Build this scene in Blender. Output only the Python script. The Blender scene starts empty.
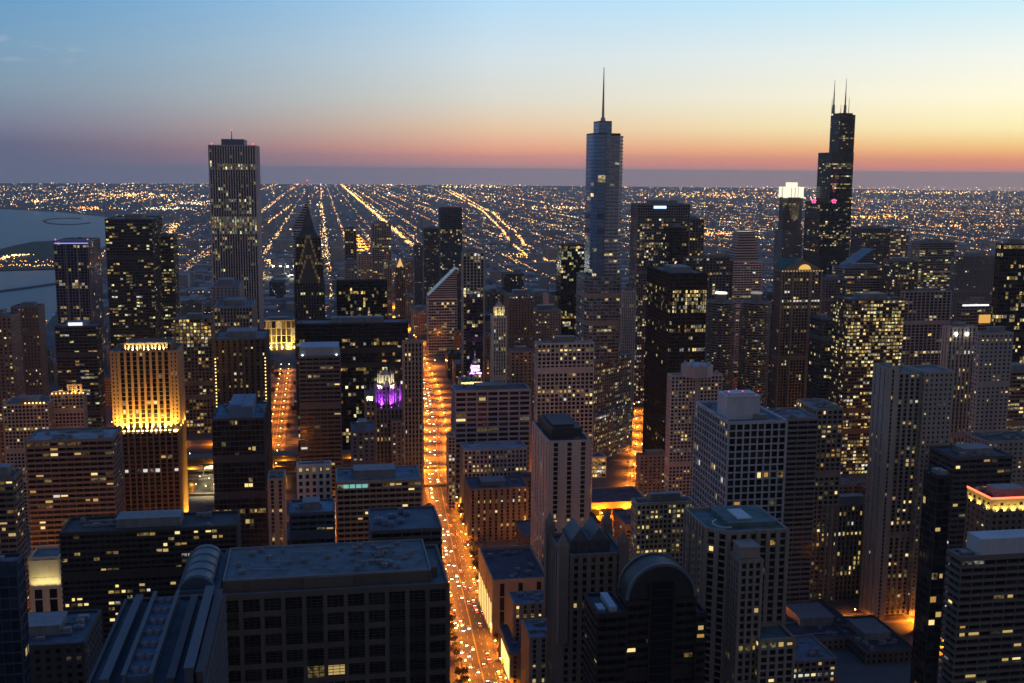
import bpy, math, random
import numpy as np
from mathutils import Matrix, Vector
rng = np.random.default_rng(11)
random.seed(5)
SC = bpy.context.scene
COL = SC.collection

# ------------------------------------------------------------------ camera
F, H = 1115.0, 314.0
YAW, PITCH, ROLL = math.radians(-9.7), math.radians(90 - 8.8), math.radians(0.45)
RM = (Matrix.Rotation(YAW, 3, 'Z') @ Matrix.Rotation(PITCH, 3, 'X') @ Matrix.Rotation(ROLL, 3, 'Z'))
cam_d = bpy.data.cameras.new('camera')
cam_d.sensor_width = 36.0
cam_d.lens = 36.0 * F / 1024.0
cam_d.clip_start = 1.0
cam_d.clip_end = 200000.0
cam = bpy.data.objects.new('camera', cam_d)
COL.objects.link(cam)
cam.matrix_world = Matrix.Translation((0, 0, H)) @ RM.to_4x4()
SC.camera = cam

# ------------------------------------------------------------------ exposure / engine
SC.view_settings.view_transform = 'Standard'
SC.view_settings.look = 'None'
SC.view_settings.exposure = 0.0
SC.view_settings.gamma = 1.0
SC.view_settings.use_curve_mapping = False
SC.cycles.use_denoising = True
SC.cycles.max_bounces = 5
SC.cycles.diffuse_bounces = 2
SC.cycles.glossy_bounces = 2
SC.cycles.volume_bounces = 1
SC.cycles.sample_clamp_indirect = 4.0
SC.cycles.use_adaptive_sampling = False


def lin(c):
    return tuple(((v / 255.0) / 12.92 if v / 255.0 <= 0.04045 else ((v / 255.0 + 0.055) / 1.055) ** 2.4) for v in c)


# ------------------------------------------------------------------ dusk sky
W = bpy.data.worlds.new('World')
SC.world = W
W.use_nodes = True
nt = W.node_tree
nt.nodes.clear()
ND = nt.nodes.new
LK = nt.links.new
SUN_AZ = math.radians(97)          # sunset glow, clockwise from straight ahead


def math_n(op, a, b=None, clamp=False, tree=None):
    t = tree or nt
    n = t.nodes.new('ShaderNodeMath')
    n.operation = op
    n.use_clamp = clamp
    for i, v in enumerate((a, b)):
        if v is None:
            continue
        if isinstance(v, (int, float)):
            n.inputs[i].default_value = v
        else:
            t.links.new(v, n.inputs[i])
    return n.outputs[0]


def ramp_n(fac, stops, tree=None, interp='LINEAR'):
    t = tree or nt
    n = t.nodes.new('ShaderNodeValToRGB')
    cr = n.color_ramp
    cr.interpolation = interp
    while len(cr.elements) < len(stops):
        cr.elements.new(0.5)
    for e, (p, c) in zip(cr.elements, stops):
        e.position = p
        e.color = (*c, 1)
    t.links.new(fac, n.inputs[0])
    return n.outputs[0]


tc = ND('ShaderNodeTexCoord')
sp = ND('ShaderNodeSeparateXYZ')
LK(tc.outputs['Generated'], sp.inputs[0])
sx, sy, sz = sp.outputs
elev = math_n('SQRT', math_n('MAXIMUM', sz, 0.0))
hor = math_n('SQRT', math_n('ADD', math_n('MULTIPLY', sx, sx), math_n('MULTIPLY', sy, sy)))
cz = math_n('ADD', math_n('MULTIPLY', sx, math.sin(SUN_AZ)), math_n('MULTIPLY', sy, math.cos(SUN_AZ)))
cz = math_n('DIVIDE', cz, math_n('MAXIMUM', hor, 0.001))
west = math_n('DIVIDE', math_n('ADD', cz, 0.40), 0.86, clamp=True)
UP = [(.5, (100, 134, 176)), (.7, (72, 104, 152)), (1, (52, 104, 178))]
EAST = [(0, (104, 110, 136)), (.08, (102, 107, 135)), (.13, (102, 108, 138)), (.187, (124, 132, 157)), (.25, (132, 156, 178)), (.31, (122, 163, 194)),
        (.378, (100, 159, 207))] + UP
MIDS = [(0, (136, 124, 138)), (.045, (186, 138, 138)), (.09, (222, 148, 134)), (.13, (244, 170, 136)), (.19, (236, 202, 168)), (.24, (222, 217, 202)), (.31, (208, 222, 228)),
        (.378, (178, 216, 242))] + UP
WEST = [(0, (152, 128, 130)), (.04, (214, 140, 122)), (.08, (255, 146, 104)), (.115, (255, 172, 104)), (.15, (255, 208, 132)), (.19, (255, 240, 180)), (.25, (254, 247, 216)), (.31, (236, 240, 232)),
        (.378, (190, 228, 243))] + UP
c_e = ramp_n(elev, [(p, tuple(v * .86 for v in lin(c))) for p, c in EAST])
c_m = ramp_n(elev, [(p, tuple(v * .96 for v in lin(c))) for p, c in MIDS])
c_w = ramp_n(elev, [(p, lin(c)) for p, c in WEST])


def mixc(f, a, c):
    n = ND('ShaderNodeMix')
    n.data_type = 'RGBA'
    LK(f, n.inputs[0])
    LK(a, n.inputs[6])
    LK(c, n.inputs[7])
    return n.outputs[2]


sky_col = mixc(math_n('MULTIPLY', math_n('SUBTRACT', west, .5), 2.0, clamp=True), mixc(math_n('POWER', math_n('MULTIPLY', west, 2.0, clamp=True), 1.5), c_e, c_m), c_w)
# warm grey added to the unseen low sky behind, to take blue off facades
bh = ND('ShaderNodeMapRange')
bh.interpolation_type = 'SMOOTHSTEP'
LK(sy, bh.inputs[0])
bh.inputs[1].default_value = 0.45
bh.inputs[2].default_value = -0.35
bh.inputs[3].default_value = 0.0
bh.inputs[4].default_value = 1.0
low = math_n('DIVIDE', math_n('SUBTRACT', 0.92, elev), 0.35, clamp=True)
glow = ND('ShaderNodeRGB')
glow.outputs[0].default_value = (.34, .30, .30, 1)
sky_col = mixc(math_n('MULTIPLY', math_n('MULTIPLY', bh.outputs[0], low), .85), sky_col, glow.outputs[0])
# unseen sky behind the viewer, dimmed to set the brightness of the facades
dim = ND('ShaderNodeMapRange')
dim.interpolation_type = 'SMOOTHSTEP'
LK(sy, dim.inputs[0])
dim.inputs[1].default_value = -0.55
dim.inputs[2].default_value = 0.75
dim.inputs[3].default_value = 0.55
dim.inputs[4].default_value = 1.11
# thin wisps of cloud low in the south-east
mp = ND('ShaderNodeMapping')
mp.inputs['Scale'].default_value = (26, 26, 110)
LK(tc.outputs['Generated'], mp.inputs[0])
cn = ND('ShaderNodeTexNoise')
cn.inputs['Scale'].default_value = 1.0
cn.inputs['Detail'].default_value = 5
cn.inputs['Roughness'].default_value = 0.6
LK(mp.outputs[0], cn.inputs['Vector'])
wis = ND('ShaderNodeMapRange')
LK(cn.outputs[0], wis.inputs[0])
wis.inputs[1].default_value = 0.52
wis.inputs[2].default_value = 0.74
band = math_n('MULTIPLY', math_n('DIVIDE', math_n('SUBTRACT', sz, 0.080), 0.008, clamp=True),
              math_n('DIVIDE', math_n('SUBTRACT', 0.104, sz), 0.012, clamp=True))
side = math_n('DIVIDE', math_n('SUBTRACT', -0.16, sx), 0.08, clamp=True)
wf = math_n('MULTIPLY', math_n('MULTIPLY', wis.outputs[0], band), math_n('MULTIPLY', side, 0.6))
cl = ND('ShaderNodeMix')
cl.data_type = 'RGBA'
LK(wf, cl.inputs[0])
LK(sky_col, cl.inputs[6])
cl.inputs[7].default_value = (*lin((214, 206, 214)), 1)
bg = ND('ShaderNodeBackground')
LK(cl.outputs[2], bg.inputs[0])
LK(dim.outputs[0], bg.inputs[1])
ns = ND('ShaderNodeTexSky')
ns.sky_type = 'NISHITA'
ns.sun_disc = False
ns.sun_elevation = math.radians(0.6)
ns.sun_rotation = SUN_AZ
ns.altitude = 300
bg2 = ND('ShaderNodeBackground')
LK(ns.outputs[0], bg2.inputs[0])
bg2.inputs[1].default_value = 0.012
ad = ND('ShaderNodeAddShader')
LK(bg.outputs[0], ad.inputs[0])
LK(bg2.outputs[0], ad.inputs[1])
wo = ND('ShaderNodeOutputWorld')
LK(ad.outputs[0], wo.inputs[0])

# the last of the afterglow as a very weak, wide sun from the west
sl = bpy.data.lights.new('sun', 'SUN')
sl.energy = 0.12
sl.angle = math.radians(25)
sl.color = (1.0, 0.62, 0.42)
so = bpy.data.objects.new('sun', sl)
COL.objects.link(so)
sd_ = Vector((math.sin(SUN_AZ), math.cos(SUN_AZ), math.tan(math.radians(4))))
so.rotation_euler = sd_.to_track_quat('Z', 'Y').to_euler()


# ------------------------------------------------------------------ picture point -> place
def ray(px, py):
    return RM @ Vector(((px - 512) / F, -(py - 341.5) / F, -1.0))


def gp(px, py):
    d = ray(px, py)
    t = -H / d.z
    return d.x * t, d.y * t


def front(px, py, D):
    d = ray(px, py)
    t = D / d.y
    return d.x * t, H + d.z * t


# ------------------------------------------------------------------ materials
MATS = {}


def new_mat(name):
    m = bpy.data.materials.new(name)
    m.use_nodes = True
    t = m.node_tree
    return m, t, t.nodes['Principled BSDF']


def wall_mat(col, rough=0.75, name='wall', scale=0.05, contrast=0.25, metal=0.0):
    k = ('w', tuple(round(c, 3) for c in col), rough, scale, contrast, metal)
    if k in MATS:
        return MATS[k]
    m, t, p = new_mat(name)
    co = t.nodes.new('ShaderNodeTexCoord')
    mp = t.nodes.new('ShaderNodeMapping')
    mp.inputs['Scale'].default_value = (1, 1, 0.25)
    t.links.new(co.outputs['Object'], mp.inputs[0])
    n1 = t.nodes.new('ShaderNodeTexNoise')
    n1.inputs['Scale'].default_value = scale
    n1.inputs['Detail'].default_value = 6
    n1.inputs['Roughness'].default_value = 0.65
    t.links.new(mp.outputs[0], n1.inputs['Vector'])
    n2 = t.nodes.new('ShaderNodeTexNoise')
    n2.inputs['Scale'].default_value = 0.9
    n2.inputs['Detail'].default_value = 3
    t.links.new(mp.outputs[0], n2.inputs['Vector'])
    a = math_n('ADD', math_n('MULTIPLY', n1.outputs[0], 0.7, tree=t), math_n('MULTIPLY', n2.outputs[0], 0.3, tree=t), tree=t)
    lo = tuple(c * (1 - contrast) for c in col)
    hi = tuple(min(0.9, c * (1 + contrast)) for c in col)
    r = ramp_n(a, [(0.3, lo), (0.7, hi)], tree=t)
    t.links.new(r, p.inputs['Base Color'])
    p.inputs['Roughness'].default_value = rough
    p.inputs['Metallic'].default_value = metal
    MATS[k] = m
    return m


def roof_mat(col):
    k = ('r', tuple(round(c, 3) for c in col))
    if k in MATS:
        return MATS[k]
    m, t, p = new_mat('roofing')
    co = t.nodes.new('ShaderNodeTexCoord')
    n1 = t.nodes.new('ShaderNodeTexNoise')
    n1.inputs['Scale'].default_value = 0.11
    n1.inputs['Detail'].default_value = 8
    n1.inputs['Roughness'].default_value = 0.7
    t.links.new(co.outputs['Object'], n1.inputs['Vector'])
    br = t.nodes.new('ShaderNodeTexBrick')
    br.inputs['Scale'].default_value = 0.12
    br.inputs['Mortar Size'].default_value = 0.012
    br.inputs['Color1'].default_value = (1, 1, 1, 1)
    br.inputs['Color2'].default_value = (0.82, 0.82, 0.82, 1)
    br.inputs['Mortar'].default_value = (0.6, 0.6, 0.6, 1)
    t.links.new(co.outputs['Object'], br.inputs['Vector'])
    r = ramp_n(n1.outputs[0], [(0.32, tuple(c * 0.5 for c in col)), (0.5, col), (0.7, tuple(min(1, c * 1.5) for c in col))], tree=t)
    mm = t.nodes.new('ShaderNodeMix')
    mm.data_type = 'RGBA'
    mm.blend_type = 'MULTIPLY'
    mm.inputs[0].default_value = 1
    t.links.new(r, mm.inputs[6])
    t.links.new(br.outputs[0], mm.inputs[7])
    t.links.new(mm.outputs[2], p.inputs['Base Color'])
    p.inputs['Roughness'].default_value = 0.7
    MATS[k] = m
    return m


def emit_mat(name, col, strength, sample=False, base=(0.05, 0.05, 0.05)):
    k = ('e', name, tuple(col), strength, sample)
    if k in MATS:
        return MATS[k]
    m, t, p = new_mat(name)
    p.inputs['Base Color'].default_value = (*base, 1)
    p.inputs['Emission Color'].default_value = (*col, 1)
    p.inputs['Emission Strength'].default_value = strength
    m.cycles.emission_sampling = 'FRONT' if sample else 'NONE'
    MATS[k] = m
    return m


def glass_mat(col, rough=0.14, metal=0.0):
    """dark window glass; the face attribute 'lit' holds the lamp light of the room behind each pane"""
    k = ('g', col, rough, metal)
    if k in MATS:
        return MATS[k]
    m, t, p = new_mat('window_glass')
    at = t.nodes.new('ShaderNodeAttribute')
    at.attribute_name = 'lit'
    ab = t.nodes.new('ShaderNodeAttribute')
    ab.attribute_name = 'tone'
    mm = t.nodes.new('ShaderNodeMix')
    mm.data_type = 'RGBA'
    t.links.new(ab.outputs['Fac'], mm.inputs[0])
    mm.inputs[6].default_value = (*[c * 0.5 for c in col], 1)
    mm.inputs[7].default_value = (*[min(1, c * 2.2 + 0.01) for c in col], 1)
    t.links.new(mm.outputs[2], p.inputs['Base Color'])
    p.inputs['Roughness'].default_value = rough
    p.inputs['Metallic'].default_value = metal
    co = t.nodes.new('ShaderNodeTexCoord')
    n1 = t.nodes.new('ShaderNodeTexNoise')
    n1.inputs['Scale'].default_value = 0.55
    n1.inputs['Detail'].default_value = 3
    t.links.new(co.outputs['Object'], n1.inputs['Vector'])
    # noise in the emission paints uneven room light onto each pane
    v = math_n('MULTIPLY', math_n('SUBTRACT', n1.outputs[0], 0.34, tree=t, clamp=True), 4.0, tree=t)
    t.links.new(at.outputs['Color'], p.inputs['Emission Color'])
    t.links.new(v, p.inputs['Emission Strength'])
    m.cycles.emission_sampling = 'NONE'
    MATS[k] = m
    return m


# ------------------------------------------------------------------ mesh builder
BOXF = np.array([[0, 3, 2, 1], [4, 5, 6, 7], [0, 1, 5, 4], [1, 2, 6, 5], [2, 3, 7, 6], [3, 0, 4, 7]])


class MB:
    def __init__(self):
        self.v, self.f, self.m, self.n = [], [], [], 0
        self.lit, self.tone = [], []

    def add(self, verts, faces, mat=0):
        verts = np.asarray(verts, float).reshape(-1, 3)
        self.v.append(verts)
        for f in faces:
            self.f.append([i + self.n for i in f])
            self.m.append(mat)
        self.n += len(verts)

    def boxes(self, a, o=(0, 0), u=(1, 0), nrm=(0, 1), mat=0):
        """rows u0,u1,n0,n1,z0,z1 in a frame with origin o, along u, outward nrm"""
        a = np.asarray(a, float).reshape(-1, 6)
        N = len(a)
        if not N:
            return
        U = a[:, [0, 1, 1, 0, 0, 1, 1, 0]]
        V = a[:, [2, 2, 3, 3, 2, 2, 3, 3]]
        Z = a[:, [4, 4, 4, 4, 5, 5, 5, 5]]
        X = o[0] + U * u[0] + V * nrm[0]
        Y = o[1] + U * u[1] + V * nrm[1]
        P = np.stack([X, Y, Z], -1).reshape(-1, 3)
        flip = (u[0] * nrm[1] - u[1] * nrm[0]) < 0
        fb = BOXF[:, ::-1] if flip else BOXF
        Fs = (fb[None] + (np.arange(N) * 8)[:, None, None]).reshape(-1, 4) + self.n
        self.v.append(P)
        self.f.extend(Fs.tolist())
        self.m.extend([mat] * len(Fs))
        self.n += len(P)

    def box(self, x0, x1, y0, y1, z0, z1, mat=0):
        self.boxes([[x0, x1, y0, y1, z0, z1]], mat=mat)

    def quads(self, q, mat=0):
        q = np.asarray(q, float)
        N = len(q)
        self.v.append(q.reshape(-1, 3))
        self.f.extend((np.arange(N * 4).reshape(-1, 4) + self.n).tolist())
        self.m.extend([mat] * N)
        self.n += 4 * N

    def prism(self, poly, z0, z1, mat=0, top=True, bottom=False, capmat=None):
        n = len(poly)
        vs = [(x, y, z0) for x, y in poly] + [(x, y, z1) for x, y in poly]
        fs = [[i, (i + 1) % n, n + (i + 1) % n, n + i] for i in range(n)]
        self.add(vs, fs, mat)
        if top:
            self.add(vs[n:], [list(range(n))], mat if capmat is None else capmat)
        if bottom:
            self.add(vs[:n], [list(range(n))[::-1]], mat)

    def cone(self, c, r0, r1, z0, z1, seg=10, mat=0, cap=True):
        a = [2 * math.pi * i / seg for i in range(seg)]
        vs = [(c[0] + r0 * math.cos(t), c[1] + r0 * math.sin(t), z0) for t in a] + \
             [(c[0] + r1 * math.cos(t), c[1] + r1 * math.sin(t), z1) for t in a]
        fs = [[i, (i + 1) % seg, seg + (i + 1) % seg, seg + i] for i in range(seg)]
        if cap:
            fs.append(list(range(seg, 2 * seg)))
        self.add(vs, fs, mat)

    def pyramid(self, poly, z0, z1, mat=0, apex=None):
        n = len(poly)
        ax = apex or (sum(p[0] for p in poly) / n, sum(p[1] for p in poly) / n)
        self.add([(x, y, z0) for x, y in poly] + [(ax[0], ax[1], z1)], [[i, (i + 1) % n, n] for i in range(n)], mat)

    def tube(self, p0, p1, r, seg=6, mat=0):
        p0, p1 = Vector(p0), Vector(p1)
        d = (p1 - p0).normalized()
        s = d.orthogonal().normalized()
        b = d.cross(s)
        vs = []
        for p in (p0, p1):
            for i in range(seg):
                t = 2 * math.pi * i / seg
                vs.append(p + r * (math.cos(t) * s + math.sin(t) * b))
        fs = [[i, (i + 1) % seg, seg + (i + 1) % seg, seg + i] for i in range(seg)] + [list(range(seg, 2 * seg)), list(range(seg))[::-1]]
        self.add(vs, fs, mat)

    def octa(self, P, r, mat=0):
        P = np.asarray(P, float).reshape(-1, 3)
        r = np.broadcast_to(np.asarray(r, float), (len(P),))
        o = np.array([[1, 0, 0], [0, 1, 0], [-1, 0, 0], [0, -1, 0], [0, 0, 1], [0, 0, -1]], float)
        V = P[:, None, :] + o[None] * r[:, None, None]
        ff = np.array([[0, 1, 4], [1, 2, 4], [2, 3, 4], [3, 0, 4], [1, 0, 5], [2, 1, 5], [3, 2, 5], [0, 3, 5]])
        Fs = (ff[None] + (np.arange(len(P)) * 6)[:, None, None]).reshape(-1, 3) + self.n
        self.v.append(V.reshape(-1, 3))
        self.f.extend(Fs.tolist())
        self.m.extend([mat] * len(Fs))
        self.n += len(P) * 6

    def mesh(self, name, mats, base=(0, 0, 0), smooth=False):
        me = bpy.data.meshes.new(name)
        V = np.concatenate(self.v) - np.asarray(base, float)
        lens = np.fromiter((len(f) for f in self.f), int, len(self.f))
        flat = np.fromiter((i for f in self.f for i in f), int, int(lens.sum()))
        me.vertices.add(len(V))
        me.vertices.foreach_set('co', V.ravel())
        me.loops.add(len(flat))
        me.loops.foreach_set('vertex_index', flat)
        me.polygons.add(len(lens))
        me.polygons.foreach_set('loop_start', np.concatenate([[0], np.cumsum(lens)[:-1]]))
        me.polygons.foreach_set('material_index', np.asarray(self.m, int))
        me.polygons.foreach_set('use_smooth', np.full(len(lens), smooth))
        for m in (mats if isinstance(mats, (list, tuple)) else [mats]):
            me.materials.append(m)
        me.update(calc_edges=True)
        if self.lit:
            lit = np.concatenate(self.lit)
            tone = np.concatenate(self.tone)
            a = me.attributes.new('lit', 'FLOAT_COLOR', 'FACE')
            a.data.foreach_set('color', np.concatenate([lit, np.ones((len(lit), 1))], 1).ravel().astype('f'))
            b = me.attributes.new('tone', 'FLOAT', 'FACE')
            b.data.foreach_set('value', tone.astype('f'))
        return me

    def build(self, name, mats, parent=None, base=(0, 0, 0), smooth=False):
        o = bpy.data.objects.new(name, self.mesh(name, mats, base, smooth))
        COL.objects.link(o)
        if parent is not None:
            o.parent = parent
        return o


def tag(o, label=None, cat=None, group=None, kind=None):
    if label:
        o['label'] = label
    if cat:
        o['category'] = cat
    if group:
        o['group'] = group
    if kind:
        o['kind'] = kind
    return o


def empty(name, loc, label, cat, group=None):
    o = bpy.data.objects.new(name, None)
    o.empty_display_size = 1
    o.location = loc
    COL.objects.link(o)
    return tag(o, label, cat, group)


# ------------------------------------------------------------------ lit rooms
PAL = np.array([[1.0, .70, .24], [1.0, .80, .40], [1.0, .60, .15], [.92, .92, .42], [.98, .95, .86]])
PALP = {'y': [.40, .25, .12, .15, .08], 'a': [.35, .1, .45, .05, .05], 'w': [.15, .30, .05, .15, .35], 'g': [.2, .2, .05, .45, .1]}
WIN = [emit_mat('lit_room_amber', (1.0, .55, .13), 0.42), emit_mat('lit_room_yellow', (1.0, .70, .24), 0.5),
       emit_mat('lit_room_gold', (1.0, .74, .28), 1.1), emit_mat('lit_room_white', (.98, .95, .84), 0.7)]
PANES = {}
LITK = .95


def pane_mesh(w, h, mi):
    k = (round(w, 1), round(h, 1), mi)
    if k not in PANES:
        b = MB()
        b.box(-w / 2, w / 2, -0.02, 0.04, -h / 2, h / 2)
        PANES[k] = b.mesh('window', WIN[mi])
    return PANES[k]


WF = (1, .62, .8, 1, .5, .9, .7)
WG = (.8, 1, .55, .9, .7)
STY = dict(
    grid=dict(bay=4.2, fl=3.5, pw=1.2, sh=1.2, pd=.55, sd=.40),
    fine=dict(bay=2.8, fl=3.2, pw=.9, sh=1.1, pd=.45, sd=.32),
    bands=dict(bay=5.0, fl=3.7, pw=.45, sh=1.6, pd=.25, sd=.60),
    stripes=dict(bay=3.2, fl=3.8, pw=1.3, sh=.9, pd=.95, sd=.15),
    curtain=dict(bay=3.0, fl=3.9, pw=.25, sh=.7, pd=.22, sd=.12),
    slits=dict(bay=5.0, fl=3.0, pw=3.1, sh=.7, pd=.5, sd=.3),
    punched=dict(bay=4.0, fl=3.4, pw=2.1, sh=1.7, pd=.4, sd=.38),
    large=dict(bay=9.6, fl=8.6, pw=2.0, sh=2.6, pd=1.0, sd=.7),
)


class Bldg:
    def __init__(s, name, label, cat, c, wall=(.2, .2, .2), glass=(.012, .014, .018), roof=(.16, .18, .2), group=None, rough=.75, grough=.14, nwin=0, gmetal=0.0):
        s.base = (c[0], c[1], 0)
        s.root = empty(name, s.base, label, cat, group)
        s.w, s.g, s.r = MB(), MB(), MB()
        s.wm, s.gm, s.rm = wall_mat(wall, rough), glass_mat(glass, grough, gmetal), roof_mat(roof)
        s.nwin = nwin
        s.rs = []
        s.cells = []

    def mass(s, poly, z0, z1, st='grid', lit=.1, warm='y', bands=(), par=1.2, gain=1.0, floorvar=.6, sidef=.65, tone=1.0, roof=True, skip=(), **ov):
        S = dict(STY[st])
        S.update(ov)
        n = len(poly)
        area = sum(poly[i][0] * poly[(i + 1) % n][1] - poly[(i + 1) % n][0] * poly[i][1] for i in range(n))
        if area < 0:
            poly = poly[::-1]
        m = max(1, round((z1 - z0) / S['fl']))
        fh = (z1 - z0) / m
        mech = sorted(set(int(m * v) for v in rng.uniform(.25, .92, rng.integers(0, 3))))
        for i in range(n):
            p, q = np.array(poly[i], float), np.array(poly[(i + 1) % n], float)
            L = float(np.hypot(*(q - p)))
            if L < .3:
                continue
            u = (q - p) / L
            nr = np.array([u[1], -u[0]])
            k = max(1, round(L / S['bay']))
            bw = L / k
            if L < S['bay'] * .8:
                pw = S['pw'] * .5
            else:
                pw = S['pw'] * bw / S['bay']
            pw = min(pw, bw * .8)
            sh = min(S['sh'], fh * .75)
            pd, sd = S['pd'], S['sd']
            rows = []
            for j in range(k + 1):
                a, b = j * bw - pw / 2, j * bw + pw / 2
                if j == 0:
                    a = -(pd - .012) if n < 9 else 0
                if j == k:
                    b = L
                rows.append([a, b, -.3, pd, z0, z1 + par])
            for j in range(m + 1):
                za = z0 + j * fh
                rows.append([-(sd - .012) if n < 9 else 0, L, -.3, sd, max(z0, za - sh * .5), min(za + sh * .5, z1)] if j < m else
                            [-(sd - .012) if n < 9 else 0, L, -.55, sd, z1 - sh * .5, z1 + par + .06])
            if m > 24 and L > 8:
                for mf in mech:
                    rows.append([0.02, L - .02, -.3, max(sd, pd) * .55 + .05, z0 + mf * fh + .05, z0 + (mf + 1.4) * fh])
            s.w.boxes(rows, o=p, u=u, nrm=nr)
            # panes
            J, K = np.meshgrid(np.arange(k), np.arange(m))
            J, K = J.ravel(), K.ravel()
            ua, ub = J * bw, (J + 1) * bw
            za, zb = z0 + K * fh, z0 + (K + 1) * fh
            q4 = np.stack([np.stack([p[0] + t * u[0], p[1] + t * u[1], z], -1) for t, z in ((ua, za), (ub, za), (ub, zb), (ua, zb))], 1)
            s.g.quads(q4)
            pr = np.full(len(J), lit * LITK, float)
            fv = rng.gamma(1.4, 1 / 1.4, m)
            pr *= (1 - floorvar) + floorvar * fv[K]
            zm = (za + zb) / 2
            fr = rng.random(m)
            pr = np.where((fr < .035)[K], np.maximum(pr, .75 * (lit > 0)), pr)
            ft = rng.random(m)
            for (b0, b1, bp) in bands:
                pr = np.where((zm >= b0) & (zm <= b1), bp * (.8 if bp < .9 else 1), pr)
            if nr[1] > -.6:
                pr = pr * sidef
            on = rng.random(len(J)) < pr
            # neighbouring rooms often share one tenancy
            nb = np.roll(on, 1) & (rng.random(len(J)) < .35)
            on |= nb
            ci = rng.choice(5, len(J), p=PALP[warm])
            ci = np.where((ft < .3)[K], (ft * 16).astype(int)[K] % 5, ci)
            inten = np.exp(rng.normal(-1.2, .95, len(J))) * gain
            inten = np.minimum(inten, 1.7)
            col = PAL[ci] * inten[:, None] * on[:, None]
            c = np.array([(p[0] + q[0]) / 2, (p[1] + q[1]) / 2])
            if s.nwin and nr @ (-c) > 0:
                for t in np.nonzero(on & (inten > .22))[0]:
                    pos = (p[0] + (ua[t] + ub[t]) / 2 * u[0], p[1] + (ua[t] + ub[t]) / 2 * u[1], (za[t] + zb[t]) / 2)
                    s.cells.append((-inten[t], pos, math.atan2(u[1], u[0]), bw - pw, fh - sh, ci[t], len(s.g.lit), t))
            s.g.lit.append(col)
            s.g.tone.append(rng.random(len(J)) ** 3 * tone + (1 - tone) * .35)
        if roof:
            inset = poly
            rm_ = MB()
            rm_.add([(x, y, z1) for x, y in inset], [list(range(n))])
            s.rs.append(rm_)

    def block(s, x0, x1, y0, y1, z0, z1, mat='w'):
        """solid roof-top block"""
        (s.w if mat == 'w' else s.r).box(x0, x1, y0, y1, z0, z1)

    def part(s, mb, name, mats, parent=None, smooth=False, **kw):
        return tag(mb.build(name, mats, s.root, s.base, smooth), **kw)

    def finish(s):
        s.cells.sort(key=lambda c: c[0])
        k = 0
        for (ni, pos, ang, w, h, ci, li, t) in s.cells:
            if k >= s.nwin:
                break
            mi = 2 if -ni > .9 else (0 if ci == 2 else 3 if ci == 4 else 1)
            o = bpy.data.objects.new('window', pane_mesh(max(.6, w * WF[k % 7]), max(.8, h * WG[k % 5]), mi))
            o.parent = s.root
            nr = (math.sin(ang), -math.cos(ang))
            o.location = (pos[0] - s.base[0] + nr[0] * .05, pos[1] - s.base[1] + nr[1] * .05, pos[2])
            o.rotation_euler = (0, 0, ang)
            COL.objects.link(o)
            s.g.lit[li][t] = 0
            k += 1
        if s.w.n:
            s.part(s.w, 'wall', [s.wm])
        if s.g.n:
            g = s.part(s.g, 'glazing', [s.gm])
            g['kind'] = 'stuff'
        for r_ in s.rs + ([s.r] if s.r.n else []):
            s.part(r_, 'roof', [s.rm])
        return s.root


def rect(x0, x1, y0, y1):
    return [(x0, y0), (x1, y0), (x1, y1), (x0, y1)]


FOOT = []          # footprints taken, for the filler blocks
PLANT = wall_mat((.2, .21, .22), .6, 'plant_metal', .3, .35)
RED = emit_mat('aviation_red', (1, .04, .02), 5)


def roof_plant(b, x0, x1, y0, y1, z, n, seed, col=None, pent=True):
    """penthouse, air handlers, pipes on a flat roof"""
    r = random.Random(seed)
    w, d = x1 - x0, y1 - y0
    if pent:
        mb = MB()
        px0, px1 = x0 + w * r.uniform(.2, .35), x1 - w * r.uniform(.2, .35)
        py0, py1 = y0 + d * r.uniform(.25, .35), y1 - d * r.uniform(.2, .3)
        hh = r.uniform(3.5, 6)
        mb.box(px0, px1, py0, py1, z, z + hh)
        mb.box(px0 - .25, px1 + .25, py0 - .25, py1 + .25, z + hh, z + hh + .35)
        b.part(mb, 'penthouse', [col or PLANT])
    if y0 < 820:
        n += 5
        for i in range(3):
            mb = MB()
            a, c = r.uniform(x0 + 2, x0 + w * .5), r.uniform(y0 + 3, y1 - 4)
            e = w * r.uniform(.2, .42)
            mb.box(a, a + e, c, c + .8, z + .5, z + 1.2)
            for q in (.05, .5, .95):
                mb.box(a + e * q - .1, a + e * q + .1, c + .2, c + .6, z, z + .52)
            mb.box(a + e - .8, a + e, c + .81, c + 3.2, z + .5, z + 1.15)
            b.part(mb, 'duct', [PLANT])
        mb = MB()
        for q in range(int(w / 2.4)):
            mb.box(x0 + .8 + 2.4 * q, x0 + .87 + 2.4 * q, y0 + .75, y0 + .82, z, z + 2.3)
        mb.box(x0 + .5, x1 - .5, y0 + .74, y0 + .83, z + 2.2, z + 2.28)
        b.part(mb, 'railing', [PLANT])
    for i in range(n):
        mb = MB()
        a, c = r.uniform(x0 + 2, x1 - 5), r.uniform(y0 + 2, y1 - 5)
        q, e, hh = r.uniform(2, 4.5), r.uniform(1.6, 3.5), r.uniform(1.2, 2.6)
        mb.box(a, a + q, c, c + e, z + .3, z + .3 + hh)
        mb.box(a + .3, a + q - .3, c + .3, c + e - .3, z, z + .3)
        if r.random() < .6:
            mb.cone((a + q / 2, c + e / 2), .8, .8, z + .3 + hh, z + .8 + hh, 10)
        else:
            mb.tube((a, c + e / 2, z + .8), (a - r.uniform(1, 3), c + e / 2, z + .8), .3)
        b.part(mb, 'roof_unit', [PLANT])


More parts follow.
